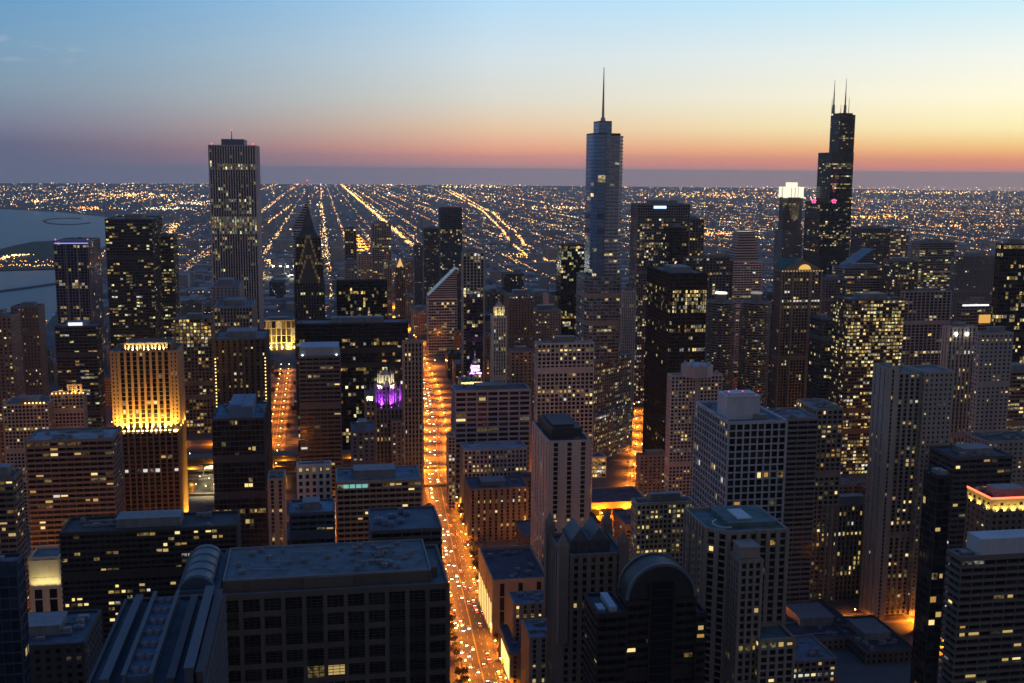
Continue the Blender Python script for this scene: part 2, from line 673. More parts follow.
def mast(b, x, y, z0, z1, r=.5, light=True, name='mast', mat=None):
    mb = MB()
    mb.cone((x, y), r, r * .35, z0, z1, 8)
    mo = b.part(mb, name, [mat or PLANT])
    if light:
        m2 = MB()
        m2.octa([(x, y, z1 + .3)], min(.9, max(.3, y / 1700)))
        m2.build('beacon', [RED], mo, b.base)


def tower(name, label, pl, pr, top, D, dep=30, side=None, st='grid', wall=(.2, .2, .2), lit=.1, cat='building', bands=(), plant=2,
          pent=True, roof=(.16, .18, .2), glass=(.012, .014, .018), nwin=None, z0=0, rough=.75, grough=.14, group=None, fin=True, beacon=False, **kw):
    x0, za = front(pl, top, D)
    x1, zb = front(pr, top, D)
    z = (za + zb) / 2
    if side is not None:
        xe = x0 if side < pl else x1
        d = ray(side, top - 3)
        dep = xe / (d.x / d.y) - D
        dep = max(8.0, min(90.0, dep))
    zz = [(front((pl + pr) / 2, b[1], D)[1], front((pl + pr) / 2, b[0], D)[1], b[2]) for b in bands]
    if nwin is None:
        nwin = 90 if D < 720 else 60 if D < 1020 else 0
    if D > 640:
        wall = tuple(min(.62, c * 1.32 + .01) for c in wall)  # farther walls lightened in colour to stand in for haze and ambient light
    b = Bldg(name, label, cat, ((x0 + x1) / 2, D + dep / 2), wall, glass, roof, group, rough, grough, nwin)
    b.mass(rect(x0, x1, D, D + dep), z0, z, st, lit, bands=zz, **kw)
    b.box4 = (x0, x1, D, D + dep, z)
    FOOT.append((x0, x1, D, D + dep))
    if plant or pent:
        roof_plant(b, x0, x1, D, D + dep, z, plant, int(pl * 7 + D), pent=pent)
    if beacon:
        mast(b, x0 + 2, D + 2, z, z + 3, .2)
        mast(b, x1 - 2, D + 2, z, z + 3, .2)
    if fin:
        b.finish()
    return b


def spot(parent_root, base, loc, target, power, col, ang=70, blend=.8, rad=.4):
    l = bpy.data.lights.new('floodlight_beam', 'SPOT')
    l.energy = power
    l.color = col
    l.spot_size = math.radians(ang)
    l.spot_blend = blend
    l.shadow_soft_size = rad
    o = bpy.data.objects.new('floodlight_beam', l)
    COL.objects.link(o)
    o.parent = parent_root
    o.location = Vector(loc) - Vector(base)
    d = Vector(target) - Vector(loc)
    o.rotation_euler = d.to_track_quat('-Z', 'Y').to_euler()
    return o

# ================================================================== SETTING
def ground_mat():
    m, t, p = new_mat('city_ground')
    co = t.nodes.new('ShaderNodeTexCoord')
    n = t.nodes.new('ShaderNodeTexNoise')
    n.inputs['Scale'].default_value = .004
    n.inputs['Detail'].default_value = 9
    n.inputs['Roughness'].default_value = .7
    t.links.new(co.outputs['Object'], n.inputs['Vector'])
    v = t.nodes.new('ShaderNodeTexVoronoi')
    v.inputs['Scale'].default_value = .02
    t.links.new(co.outputs['Object'], v.inputs['Vector'])
    f = math_n('ADD', math_n('MULTIPLY', n.outputs[0], .8, tree=t), math_n('MULTIPLY', v.outputs['Color'], .2, tree=t), tree=t)
    r = ramp_n(f, [(.3, (.04, .05, .045)), (.5, (.09, .09, .09)), (.7, (.17, .17, .17))], tree=t)
    t.links.new(r, p.inputs['Base Color'])
    p.inputs['Roughness'].default_value = .95
    return m


def disc(name, r, z, m, seg=96, y=0):
    b = MB()
    vs = [(r * math.cos(2 * math.pi * i / seg), y + r * math.sin(2 * math.pi * i / seg), z) for i in range(seg)]
    b.add(vs, [list(range(seg))])
    return tag(b.build(name, m), kind='structure')


FAR = 21500
ground = disc('ground', FAR, 0, ground_mat())


def water_mat(name='lake_water', col=(.018, .055, .10)):
    m, t, p = new_mat(name)
    p.inputs['Base Color'].default_value = (*col, 1)
    p.inputs['Roughness'].default_value = .28
    p.inputs['Specular IOR Level'].default_value = .06
    co = t.nodes.new('ShaderNodeTexCoord')
    n = t.nodes.new('ShaderNodeTexNoise')
    n.inputs['Scale'].default_value = .05
    n.inputs['Detail'].default_value = 6
    t.links.new(co.outputs['Object'], n.inputs['Vector'])
    bp = t.nodes.new('ShaderNodeBump')
    bp.inputs['Strength'].default_value = .35
    bp.inputs['Distance'].default_value = 5.0
    t.links.new(n.outputs[0], bp.inputs['Height'])
    t.links.new(bp.outputs[0], p.inputs['Normal'])
    return m


WATER = water_mat()


def sheet(name, pts, z, m, kind='structure'):
    b = MB()
    b.add([(x, y, z) for x, y in pts], [list(range(len(pts)))])
    return tag(b.build(name, m), kind=kind)


LAKE = [(-9000, 500), (-450, 500), (-470, 1300), (-500, 2000), (-580, 2600), (-720, 3300), (-820, 4000), (-860, 5000), (-1020, 6300),
        (-1330, 7300), (-1750, 8000), (-2300, 8600), (-3600, 9600), (-9000, 13000)]
sheet('lake', LAKE, .004, WATER)
GRASSY = wall_mat((.045, .055, .035), .95, 'park_ground', .02, .4)
# the long park peninsula in the lake
isl = [gp(-30, 258), gp(-5, 251), gp(14, 246), gp(34, 242), gp(58, 241), gp(80, 243), gp(84, 262), gp(78, 269), gp(40, 270), gp(0, 271), gp(-30, 272)]
b = MB()
b.prism(isl, -1, 2.2)
tag(b.build('peninsula', GRASSY), kind='structure')
# breakwaters
STONE = wall_mat((.12, .12, .12), .9, 'breakwater_stone', .2, .4)


def ribbon(name, pts, w, z0, z1, m, kind='structure', label=None, cat=None):
    b = MB()
    for (a, c) in zip(pts[:-1], pts[1:]):
        u = Vector((c[0] - a[0], c[1] - a[1]))
        L = u.length
        u /= L
        b.boxes([[0, L + w * .2, -w / 2, w / 2, z0, z1]], o=a, u=(u.x, u.y), nrm=(-u.y, u.x))
    o = b.build(name, m)
    return tag(o, label, cat, kind=kind)


ribbon('breakwater', [gp(-20, 294), gp(20, 289), gp(56, 284)], 14, -1, 3, STONE, None, 'long straight breakwater lying in the lake below the peninsula', 'breakwater')
arc = [gp(68 + 24 * math.cos(t), 221.5 + 3.2 * math.sin(t)) for t in np.linspace(math.radians(-60), math.radians(-335), 14)]
ribbon('breakwater', arc, 15, -1, 3, STONE, None, 'curved hook-shaped breakwater enclosing a harbour far out in the lake', 'breakwater')
# river
sheet('river', [(-480, 1085), (236, 1077), (236, 1128), (-480, 1140)], .008, water_mat('river_water', (.01, .018, .02)))
for i, z in enumerate((0, 0)):
    y = (1075, 1132)[i]
    b = MB()
    b.box(-465, 240, y + (0 if i == 0 else 9), y + (2 if i == 0 else 11), 0, 2.2)
    tag(b.build('embankment', STONE), kind='structure')


def road_mat():
    m, t, p = new_mat('asphalt')
    co = t.nodes.new('ShaderNodeTexCoord')
    n = t.nodes.new('ShaderNodeTexNoise')
    n.inputs['Scale'].default_value = .25
    n.inputs['Detail'].default_value = 8
    t.links.new(co.outputs['Object'], n.inputs['Vector'])
    r = ramp_n(n.outputs[0], [(.3, (.04, .04, .04)), (.7, (.085, .083, .08))], tree=t)
    t.links.new(r, p.inputs['Base Color'])
    p.inputs['Roughness'].default_value = .7
    return m


ASPH = road_mat()
PAVE = wall_mat((.2, .19, .18), .85, 'paving', .3, .25)
PAINT = wall_mat((.75, .75, .72), .6, 'road_paint', 1.0, .1)
YPAINT = wall_mat((.7, .5, .08), .6, 'yellow_road_paint', 1.0, .1)


ROADN = [0]


def road(cl, w, walk=5.0, z=.012, marks=True, lanes=6, yellow=True):
    """centreline cl, carriageway, raised pavements with kerbs, painted lines"""
    ROADN[0] += 1
    z = .012 + .009 * ROADN[0]

    def off(d):
        out = []
        for i, p in enumerate(cl):
            a = Vector(cl[max(0, i - 1)])
            c = Vector(cl[min(len(cl) - 1, i + 1)])
            u = (c - a).normalized()
            out.append((p[0] + u.y * d, p[1] - u.x * d))
        return out
    L, Rr = off(-w / 2), off(w / 2)
    b = MB()
    for i in range(len(cl) - 1):
        b.quads([[(*L[i], z), (*Rr[i], z), (*Rr[i + 1], z), (*L[i + 1], z)]])
    tag(b.build('road', ASPH), kind='structure')
    if walk:
        for s in (-1, 1):
            A, B = off(s * w / 2), off(s * (w / 2 + walk))
            b = MB()
            for i in range(len(cl) - 1):
                pp = [A[i], B[i], B[i + 1], A[i + 1]]
                if s < 0:
                    pp = pp[::-1]
                b.prism(pp, 0, .13 + z)
            tag(b.build('pavement', PAVE), kind='structure')
    if marks:
        b = MB()
        for k in range(1, lanes):
            d = -w / 2 + w * k / lanes
            mid = abs(d) < .1
            for i in range(len(cl) - 1):
                a, c = Vector(cl[i]), Vector(cl[i + 1])
                u = (c - a).normalized()
                n = Vector((u.y, -u.x))
                ln = (c - a).length
                st = 0
                while st < ln:
                    e = min(ln, st + (ln if mid else 3.5))
                    for q in ((-.22, .22) if mid else (0,)):
                        p0, p1 = a + u * st + n * (d + q), a + u * e + n * (d + q)
                        h = n * .09
                        b.quads([[(*(p0 - h), z + .004), (*(p0 + h), z + .004), (*(p1 + h), z + .004), (*(p1 - h), z + .004)]], 1 if mid else 0)
                    st = e + 8
        tag(b.build('road_marking', [PAINT, YPAINT]), kind='structure')


AVE = [(88, 430), (94, 640), (102, 860), (116, 1140)]
AVE2 = [(116, 1140), (134, 1330), (148, 1560), (152, 2000), (156, 3400), (156, 5200)]
road(AVE, 25, 3.5)
road(AVE2[:4], 25, 3.5)
road(AVE2[3:], 25, 0, marks=False)
road([(-52, 640), (-56, 1070)], 14, 4, lanes=4)
road([(-56, 1142), (-60, 1800)], 14, 4, lanes=4)
road([(412, 480), (418, 760), (412, 1070)], 14, 4, lanes=4)
road([(288, 965), (308, 1036), (372, 1236), (466, 1610)], 20, 5, lanes=4, z=.02)
road([(-440, 1215), (80, 1215)], 22, 4, lanes=4, z=.02)
road([(-440, 1290), (80, 1290)], 16, 4, lanes=4, z=.02)
road([(-250, 905), (72, 905)], 14, 4, lanes=4, z=.02)
road([(112, 700), (640, 700)], 12, 4, lanes=4, z=.02)
road([(118, 1010), (700, 1010)], 12, 4, lanes=4, z=.02)
for k, xx in enumerate((-400, 357, 640, 900, 1250, 1700)):
    sheet('road', [(xx - 9, 2600), (xx + 9, 2600), (xx + 9, 20000), (xx - 9, 20000)], .014, ASPH)

# riverside road on three decks
vd = empty('viaduct', (-190, 1152, 0), 'long three-decked road along the far river bank, lit orange between its decks', 'viaduct')
for k in range(3):
    mb = MB()
    mb.box(-270, 265, -4 + 5 * k, 26, 4.6 + 5 * k, 5.4 + 5 * k)
    mb.box(-270, 265, -4.2 + 5 * k, -3.8 + 5 * k, 5.42 + 5 * k, 6.3 + 5 * k)
    mb.build('deck', PAVE, vd)
    for q in range(23):
        mb = MB()
        mb.box(-264 + 23.5 * q, -262.8 + 23.5 * q, -3 + 5 * k, -1.8 + 5 * k, .2 if k == 0 else .42 + 5 * k, 4.59 + 5 * k)
        mb.build('column', PAVE, vd)
for q in range(22):
    l = bpy.data.lights.get('deck_lamp') or bpy.data.lights.new('deck_lamp', 'POINT')
    l.energy = 9000
    l.color = (1, .33, .02)
    l.shadow_soft_size = .4
    o = bpy.data.objects.new('deck_lamp', l)
    COL.objects.link(o)
    o.parent = vd
    o.location = (-252 + 23.5 * q, 6, 3.8 + 5 * (q % 3))

# ------------------------------------------------------------------ haze
hz = MB()
hz.box(-22500, 22500, -22500, 22500, -1, 560)
m = bpy.data.materials.new('evening_air')
m.use_nodes = True
t = m.node_tree
t.nodes.clear()
pv = t.nodes.new('ShaderNodeVolumePrincipled')
pv.inputs['Color'].default_value = (.95, .93, .95, 1)
pv.inputs['Density'].default_value = 2.4e-5
pv.inputs['Anisotropy'].default_value = .6
ou = t.nodes.new('ShaderNodeOutputMaterial')
t.links.new(pv.outputs[0], ou.inputs['Volume'])
o = hz.build('haze', m)
o['kind'] = 'stuff'

# ================================================================== LANDMARK TOWERS
WHITE = wall_mat((.62, .62, .62), .6, 'white_metal', .2, .12)
DARK = wall_mat((.03, .03, .034), .5, 'dark_metal', .2, .3)


# --- tall white-ribbed tower
def ribbed_tower():
    D = 1504
    b = tower('ribbed_skyscraper', 'tallest tower on the left, pale vertical ribs, flat top with a small antenna', 209, 255, 146, D, side=258.5,
              st='stripes', wall=(.36, .36, .39), glass=(.006, .007, .01), lit=.03, cat='skyscraper', pent=False, plant=0, fin=False, warm='g',
              bands=[(165, 169, .8), (184, 199, .10), (200, 203, .7), (203, 213, .36), (216, 219, .95), (219, 229, .9), (229, 235, .75),
                     (236, 252, .20), (252, 275, .10), (275, 330, .06)], bay=3.3, pw=1.35, pd=1.3, sh=.3, sd=.05, gain=.7)
    x0, x1, y0, y1, z = b.box4
    mb = MB()
    w = x1 - x0
    mb.box(x0 + w * .25, x1 - w * .25, y0 + 12, y1 - 12, z, z + 9)
    for i in range(6):
        mb.box(x0 + w * (.28 + .08 * i), x0 + w * (.31 + .08 * i), y0 + 11, y0 + 12.01, z, z + 9.4)
    b.part(mb, 'penthouse', [wall_mat((.2, .22, .27), .6)])
    mast(b, (x0 + x1) / 2 - 2, y0 + 25, z + 9, z + 21, .8)
    for xx in (x0 + 3, x1 - 3):
        mast(b, xx, y0 + 3, z, z + 2.5, .3)
    b.finish()


ribbed_tower()


def poly_px(pts, py):
    return [(front(px, py, D)[0], D) for px, D in pts]


# --- tall blue glass tower with stepped top and spire
def glass_tower():
    D = 1165
    x = lambda px, py=137: front(px, py, D)[0]
    zt = front(603, 122, D)[1]
    zs = front(590, 134, D)[1]
    zr = front(620, 137, D)[1]
    zl = front(600, 277, D)[1]
    b = Bldg('glass_skyscraper', 'tall slim blue glass tower with a stepped top and long spire', 'skyscraper', (x(604), D + 20), (.07, .11, .18),
             (.16, .27, .44), grough=.22, gmetal=.75)
    XA, XB, XC = x(594.5), x(606.5), x(624)
    bb = lambda *r: [(front(600, y1, D)[1], front(600, y0, D)[1], p) for y0, y1, p in r]
    # west half, pale bright spandrels
    keep, b.w = b.w, MB()
    b.mass([(XB, D + 1.5), (XC - 4, D + 1.5), (XC, D + 6), (XC, D + 34), (XC - 5, D + 40), (XB, D + 40)], zl, zr, 'bands', lit=.05, warm='y',
           bands=bb((190, 276, .06), (235, 276, .14)), sh=1.5, sd=.8, gain=1.2, tone=.3)
    b.part(b.w, 'cladding', [wall_mat((.36, .37, .40), .5)])
    b.w = keep
    # east half, smooth glass with a rounded shoulder
    b.mass([(XB - .02, D), (XB - .02, D + 42), (XA + 8, D + 42), (XA, D + 36), (XA, D + 12), (XA + 1.5, D + 5), (XA + 5, D + 1)][::-1], zl, zs, 'curtain', lit=.012,
           bands=bb((195, 199, .35), (165, 170, .2), (233, 276, .12)), bay=7, pw=.12, sh=.35, pd=.10, sd=.06, gain=1.1, tone=.12)
    XD, XE = x(600, 125), x(612.5, 125)
    b.mass(rect(XD, XE, D + 3, D + 28), min(zs, zr) + .5, zt, 'curtain', lit=0, bay=7, pw=.12, sh=.3, pd=.1, sd=.06, tone=.12)
    # lower, wider storeys
    keep, b.w = b.w, MB()
    b.mass([(x(586, 280), D + 6), (x(589, 280), D - 3), (x(619.5, 280), D - 3.2), (x(622, 280), D + 2), (x(622, 280), D + 44), (x(586, 280), D + 44)], front(600, 362, D)[1], zl, 'bands',
           lit=.12, warm='y', sh=1.2, sd=.5, bay=4, gain=.8)
    p0, p1 = (front(594, 357, D - 12)[0], D - 12), (front(631, 357, D + 34)[0], D + 34)
    low = [p0, p1, (p1[0] - 22, D + 70), (p0[0] - 28, D + 20)]
    b.mass(low, front(612, 412, D + 8)[1], front(612, 358, D + 8)[1], 'grid', lit=.24, warm='y', bay=3.4, pw=.7, sh=1.2, gain=.8)
    p0, p1 = (front(594, 412, D - 24)[0], D - 24), (front(632, 412, D + 30)[0], D + 30)
    low = [p0, p1, (p1[0] - 30, D + 60), (p0[0] - 34, D - 6)]
    b.mass(low, 0, front(612, 412, D + 2)[1], 'grid', lit=.32, warm='y', bay=3.4, pw=.7, sh=1.2, gain=.9)
    b.part(b.w, 'lower_frame', [wall_mat((.24, .24, .25), .6)])
    b.w = keep
    mb = MB()
    sxp = front(603.4, 100, D + 14)[0]
    mb.cone((sxp, D + 14), 3.2, 2.4, zt, zt + 5, 12)
    mb.cone((sxp, D + 14), 1.5, .35, zt + 5, front(603, 67, D + 14)[1], 10)
    b.part(mb, 'spire', [wall_mat((.4, .36, .36), .35, metal=.4)])
    mb = MB()
    mb.box(x(613), x(622), D + 6, D + 26, zr, zr + 4)
    b.part(mb, 'penthouse', [DARK])
    b.finish()
    FOOT.append((x(575), x(632), D - 24, D + 70))


glass_tower()


# --- black stepped bundled tower with twin antennas
def bundled_tower():
    D = 2250
    x = lambda px, py: front(px, py, D)[0]
    z = lambda py: front(830, py, D)[1]
    b = Bldg('stepped_skyscraper', 'tallest black stepped tower on the right with twin white antennas and pink lights', 'skyscraper', (x(830, 200), D + 35),
             (.022, .022, .026), (.012, .014, .02), roof=(.06, .06, .07))
    X = [x(820.5, 205), x(829.5, 205), x(836, 205), x(851.5, 205)]
    zz = lambda *r: [(z(y1), z(y0), p) for y0, y1, p in r]
    b.mass(rect(X[0], X[3], D, D + 76), 0, z(203), 'curtain', lit=.05, bands=zz((231, 236, .35), (243, 246, .3)), bay=4.5, fl=4.2, sh=1.5, gain=1.0)
    b.mass(rect(X[1], X[3] - .8, D + .5, D + 67), z(203), z(153), 'curtain', lit=.06, bands=zz((164, 169, .6), (187, 190, .75), (152, 158, .02), (190, 203, .03)), bay=4.5, fl=4.2, sh=1.5, gain=1.0)
    b.mass(rect(X[2], X[3] - 1.6, D + 1, D + 46), z(153), z(115), 'curtain', lit=.04, bands=zz((124, 136, .08)), bay=4.5, fl=4.2, sh=1.5, gain=1.0)
    mb = MB()
    xa_ = lambda px: front(px, 100, D + 24)[0]
    xm, xr = xa_(834), xa_(845.5)
    mb.box(X[2] + 3, X[3] - 4, D + 8, D + 42, z(115), z(112.5))
    b.part(mb, 'penthouse', [DARK])
    WM = wall_mat((.35, .33, .33), .5, metal=.2)
    for xx, top in ((xm, 79), (xr, 77)):
        mb = MB()
        mb.cone((xx, D + 24), 3.4, 2.6, z(113), z(104), 10)
        mb.cone((xx, D + 24), 1.7, 1.2, z(104), z(92), 8)
        mb.cone((xx, D + 24), 1.0, .4, z(92), z(top), 8)
        b.part(mb, 'antenna', [WM])
    for xx, top in ((xa_(831), 98), (xa_(848), 97), (xa_(840), 104)):
        mb = MB()
        mb.cone((xx, D + 18), .8, .4, z(114), z(top), 6)
        b.part(mb, 'antenna', [WM])
    PK = emit_mat('pink_floodlight', (1, .12, .34), 1.6, True)
    for px in (813.5, 833.8):
        mb = MB()
        mb.octa([(x(px, 200) + dx, D - 1.5, z(200.5) + dz) for dx, dz in ((-4, 0), (0, 1.5), (4, 0), (-2, -4), (2.5, -4))], 2.6)
        b.part(mb, 'floodlight', [PK], label='pink roof-edge floodlight')
        spot(b.root, b.base, (x(px, 200), D - 4, z(199)), (x(px, 170), D + 4, z(150)), 5.0e5, (1, .12, .4), 30)
    b.finish()
    FOOT.append((X[0], X[3], D, D + 76))


bundled_tower()


# --- grey tower with brightly lit glass drum crown
def drum_tower():
    D = 2380
    x = lambda px, py=200: front(px, py, D)[0]
    z = lambda py: front(790, py, D)[1]
    xc = front(791, 200, D + 26)[0]
    b = Bldg('crowned_skyscraper', 'grey tower with a brilliant white lit drum crown beside the black stepped tower', 'skyscraper', (x(790), D + 25), (.2, .17, .17), (.02, .02, .024))
    b.mass(rect(x(784), x(804), D, D + 42), 0, z(231), 'punched', lit=.05)
    o8 = [(xc + 24 * math.cos(math.pi / 8 + i * math.pi / 4), D + 26 + 24 * math.sin(math.pi / 8 + i * math.pi / 4)) for i in range(8)]
    b.mass(o8, z(231), z(198), 'stripes', lit=.06, bands=[(z(206), z(203), .7)])
    b.finish()
    CR = emit_mat('lit_crown_glass', (1, .93, .72), 1.15, True)
    mb = MB()
    mb.cone((xc, D + 26), 20, 20, z(198), z(188), 20)
    mb.cone((xc, D + 26), 13, 13, z(188), z(182.5), 16)
    b.part(mb, 'lantern', [CR])
    for dx, dy in ((-18, -12), (18, -12), (-18, 14), (18, 14)):
        mb = MB()
        mb.cone((xc + dx, D + 26 + dy), 6, 6, z(198), z(187), 10)
        b.part(mb, 'lantern', [CR])
    mb = MB()
    for i in range(16):
        a = i * math.pi / 8
        mb.cone((xc + 20.6 * math.cos(a), D + 26 + 20.6 * math.sin(a)), .6, .6, z(198), z(187.6), 5)
    b.part(mb, 'lantern_frame', [WHITE])
    for px in (781, 796):
        spot(b.root, b.base, (x(px), D - 12, z(232) + 1), (x(px), D + 4, z(205)), 1.0e5, (1, .85, .4), 40)
    FOOT.append((x(776), x(804), D, D + 50))


drum_tower()


# --- granite tower with chevron setbacks and a needle spire
def chevron_tower():
    D = 1400
    x = lambda px, py=280: front(px, py, D)[0]
    z = lambda py: front(309, py, D)[1]
    b = Bldg('spired_skyscraper', 'dark tower with stacked lit chevron gables and needle spire behind the black slab', 'skyscraper', (x(309), D + 20), (.10, .095, .10), (.012, .014, .018))
    b.mass(rect(x(294.5), x(324), D, D + 37), 0, z(283), 'stripes', lit=.07, bands=[(z(295), z(292), .7)], bay=3.4)
    b.mass(rect(x(295.5), x(323), D + 1, D + 36), z(283), z(262), 'stripes', lit=.05, bands=[(z(266), z(262), .9)], bay=3.4)
    b.mass(rect(x(297), x(321), D + 2.5, D + 34), z(262), z(238), 'stripes', lit=.04, bay=3.4)
    b.finish()
    G = emit_mat('lit_gable', (1, .66, .22), .06)  # emission on the edge strips stands in for floodlight on the gables
    for py0, py1, pa, pb, dd in ((283, 254, 300, 318, -.6), (262, 234, 302, 316, .9)):
        mb = MB()
        xa, xb, xc = x(pa), x(pb), x((pa + pb) / 2)
        for k in range(5):
            f = k / 5
            w0 = (xb - xa) / 2 * (1 - f)
            mb.box(xc - w0, xc + w0, D + dd - .3 * (5 - k) * .2, D + dd + 3, z(py0) + (z(py1) - z(py0)) * f, z(py0) + (z(py1) - z(py0)) * (f + .2) - .02 * k)
        b.part(mb, 'gable', [wall_mat((.08, .08, .085), .6)])
        for s in (-1, 1):
            mb = MB()
            for k in range(6):
                xx = xc + s * ((xb - xa) / 2 + 1.2) * (1 - k / 6)
                zz = z(py0) + (z(py1) - z(py0)) * k / 6
                mb.box(xx - 1.3, xx + 1.3, D + dd - 1.2 + .05 * k, D + dd - .5, zz, zz + (z(py1) - z(py0)) / 6 * .8)
            b.part(mb, 'gable_glow', [G])
    mb = MB()
    mb.pyramid(rect(x(298), x(320), D + 4, D + 32), z(238), z(217))
    mb.pyramid(rect(x(303), x(315), D + 10, D + 26), z(228), z(205))
    b.part(mb, 'pyramid_roof', [wall_mat((.07, .07, .08), .5)])
    mast(b, x(307.3, 200), D + 18, z(217), z(181), .9, name='spire')
    FOOT.append((x(294), x(324), D, D + 37))


chevron_tower()


# --- white tower with a slanted diamond face
def slanted(name, label, pl, pr, ytl, ytr, D, dep, wall, glass, st, cat='skyscraper', lit=.05, base_y=None, lights=0, **kw):
    """tower whose roof slopes from the left to the right edge"""
    x0, zl = front(pl, ytl, D)
    x1, zr = front(pr, ytr, D)
    zb = min(zl, zr)
    b = Bldg(name, label, cat, ((x0 + x1) / 2, D + dep / 2), wall, glass)
    b.mass(rect(x0, x1, D, D + dep), 0, zb - 6, st, lit, roof=False, **kw)
    zt = max(zl, zr)
    n = max(4, int((zt - zb) / 3.7))
    mb = MB()
    wf = MB()
    hi_right = zr > zl
    mb.add([(x0, D, zb - 6), (x1, D, zb - 6), (x1, D, zr), (x0, D, zl), (x0, D + dep, zb - 6), (x1, D + dep, zb - 6), (x1, D + dep, zr), (x0, D + dep, zl)],
           [[0, 1, 2, 3], [5, 4, 7, 6], [1, 5, 6, 2], [4, 0, 3, 7], [3, 2, 6, 7]])
    for k in range(n + 2):
        zz = zb - 5 + (zt - zb + 5) * k / (n + 2)
        f = max(0, (zz - zb) / (zt - zb))
        xa, xb = (x0 + (x1 - x0) * f, x1) if hi_right else (x0, x1 - (x1 - x0) * f)
        wf.box(xa, xb, D - .5, D - .02, zz, zz + 1.4)
    b.part(mb, 'slanted_top', [glass_mat2(glass)])
    b.part(wf, 'cladding', [b.wm])
    FOOT.append((x0, x1, D, D + dep))
    b.finish()
    return b


def glass_mat2(c):
    k = ('g2', c)
    if k not in MATS:
        m, t, p = new_mat('plain_glass')
        p.inputs['Base Color'].default_value = (*c, 1)
        p.inputs['Roughness'].default_value = .15
        MATS[k] = m
    return MATS[k]


slanted('slanted_office_tower', 'distant tower with white striped sloping diamond face left of the needle spire', 293, 308, 226, 199, 1620, 30, (.55, .56, .6), (.04, .05, .06), 'bands')
slanted('slanted_office_tower', 'white banded glass building whose roof slopes up to the right, by the avenue', 428.5, 457, 296, 268, 1880, 36, (.62, .62, .62), (.02, .024, .028), 'bands', lit=.12, bay=4.5, fl=5)
slanted('slanted_office_tower', 'blue glass tower with a sloping roof right of the gabled brown tower', 845, 874, 270, 249, 1560, 36, (.10, .13, .18), (.03, .06, .10), 'bands', lit=.05, warm='w')


# --- gothic crowned tower, lit purple
def gothic_tower():
    D = 915
    x = lambda px, py=400: front(px, py, D)[0]
    z = lambda py: front(387, py, D)[1]
    b = Bldg('gothic_tower', 'gothic stone tower with a white lantern crown and purple lit buttresses', 'tower', (x(388), D + 15), (.22, .20, .19), (.012, .013, .016), nwin=60)
    b.mass(rect(x(376), x(402), D, D + 32), 0, z(410), 'stripes', lit=.035, warm='y', bay=3.2, pw=1.5)
    b.mass(rect(x(391), x(405), D - 8, D - .6), 0, z(420), 'punched', lit=.10, warm='y')
    b.mass(rect(x(366), x(375.5), D + 6, D + 30), 0, z(398), 'punched', lit=.14, warm='w', fl=4)
    cx, cy = x(386.5), D + 14
    oc = lambda r: [(cx + r * math.cos(math.pi / 8 + i * math.pi / 4), cy + r * math.sin(math.pi / 8 + i * math.pi / 4)) for i in range(8)]
    b.mass(oc(8.6), z(410), z(388), 'stripes', lit=0, bay=3)
    b.mass(oc(6.4), z(388), z(378), 'stripes', lit=.5, warm='w', bay=2.4, gain=1.2)
    for i in range(8):
        a = i * math.pi / 4
        mb = MB()
        px_, py_ = cx + 12.4 * math.cos(a), cy + 12.4 * math.sin(a)
        mb.cone((px_, py_), 1.3, 1.1, z(410), z(393), 6)
        mb.cone((px_, py_), 1.3, .1, z(393), z(387), 6)
        mb.tube((px_, py_, z(395)), (cx + 7.5 * math.cos(a), cy + 7.5 * math.sin(a), z(387)), .6)
        b.part(mb, 'buttress', [b.wm])
        mb = MB()
        q = (cx + 6.2 * math.cos(a), cy + 6.2 * math.sin(a))
        mb.cone(q, .8, .1, z(380), z(371.5), 5)
        b.part(mb, 'pinnacle', [b.wm])
    mb = MB()
    mb.pyramid(oc(4.5), z(378), z(370))
    b.part(mb, 'lantern_roof', [wall_mat((.35, .35, .3), .6)])
    PU = emit_mat('purple_lamp', (.42, .06, 1), 4.0)
    for i in range(8):
        a = i * math.pi / 4 + math.pi / 8
        p = (cx + 11 * math.cos(a), cy + 11 * math.sin(a), z(409) + .5)
        mb = MB()
        mb.octa([p, (p[0], p[1], z(400))], .65)
        b.part(mb, 'floodlight', [PU], label='purple floodlight')
        if math.sin(a) < .5:
            spot(b.root, b.base, (cx + 13.4 * math.cos(a), cy + 12.6 * math.sin(a), z(408)), (cx + 7 * math.cos(a), cy + 7 * math.sin(a), z(393)), 42000, (.42, .05, 1), 100)
    for s in (-1, 1):
        spot(b.root, b.base, (cx + s * 8, cy - 12, z(392)), (cx, cy, z(378)), 40000, (1, .9, .5), 60)
        spot(b.root, b.base, (x(370) + s * 2, D + 3, z(402)), (x(370), D + 10, z(396)), 12000, (.9, 1, .5), 60)
    mast(b, cx, cy, z(370), z(364), .3)
    b.finish()
    FOOT.append((x(366), x(405), D - 8, D + 32))


gothic_tower()


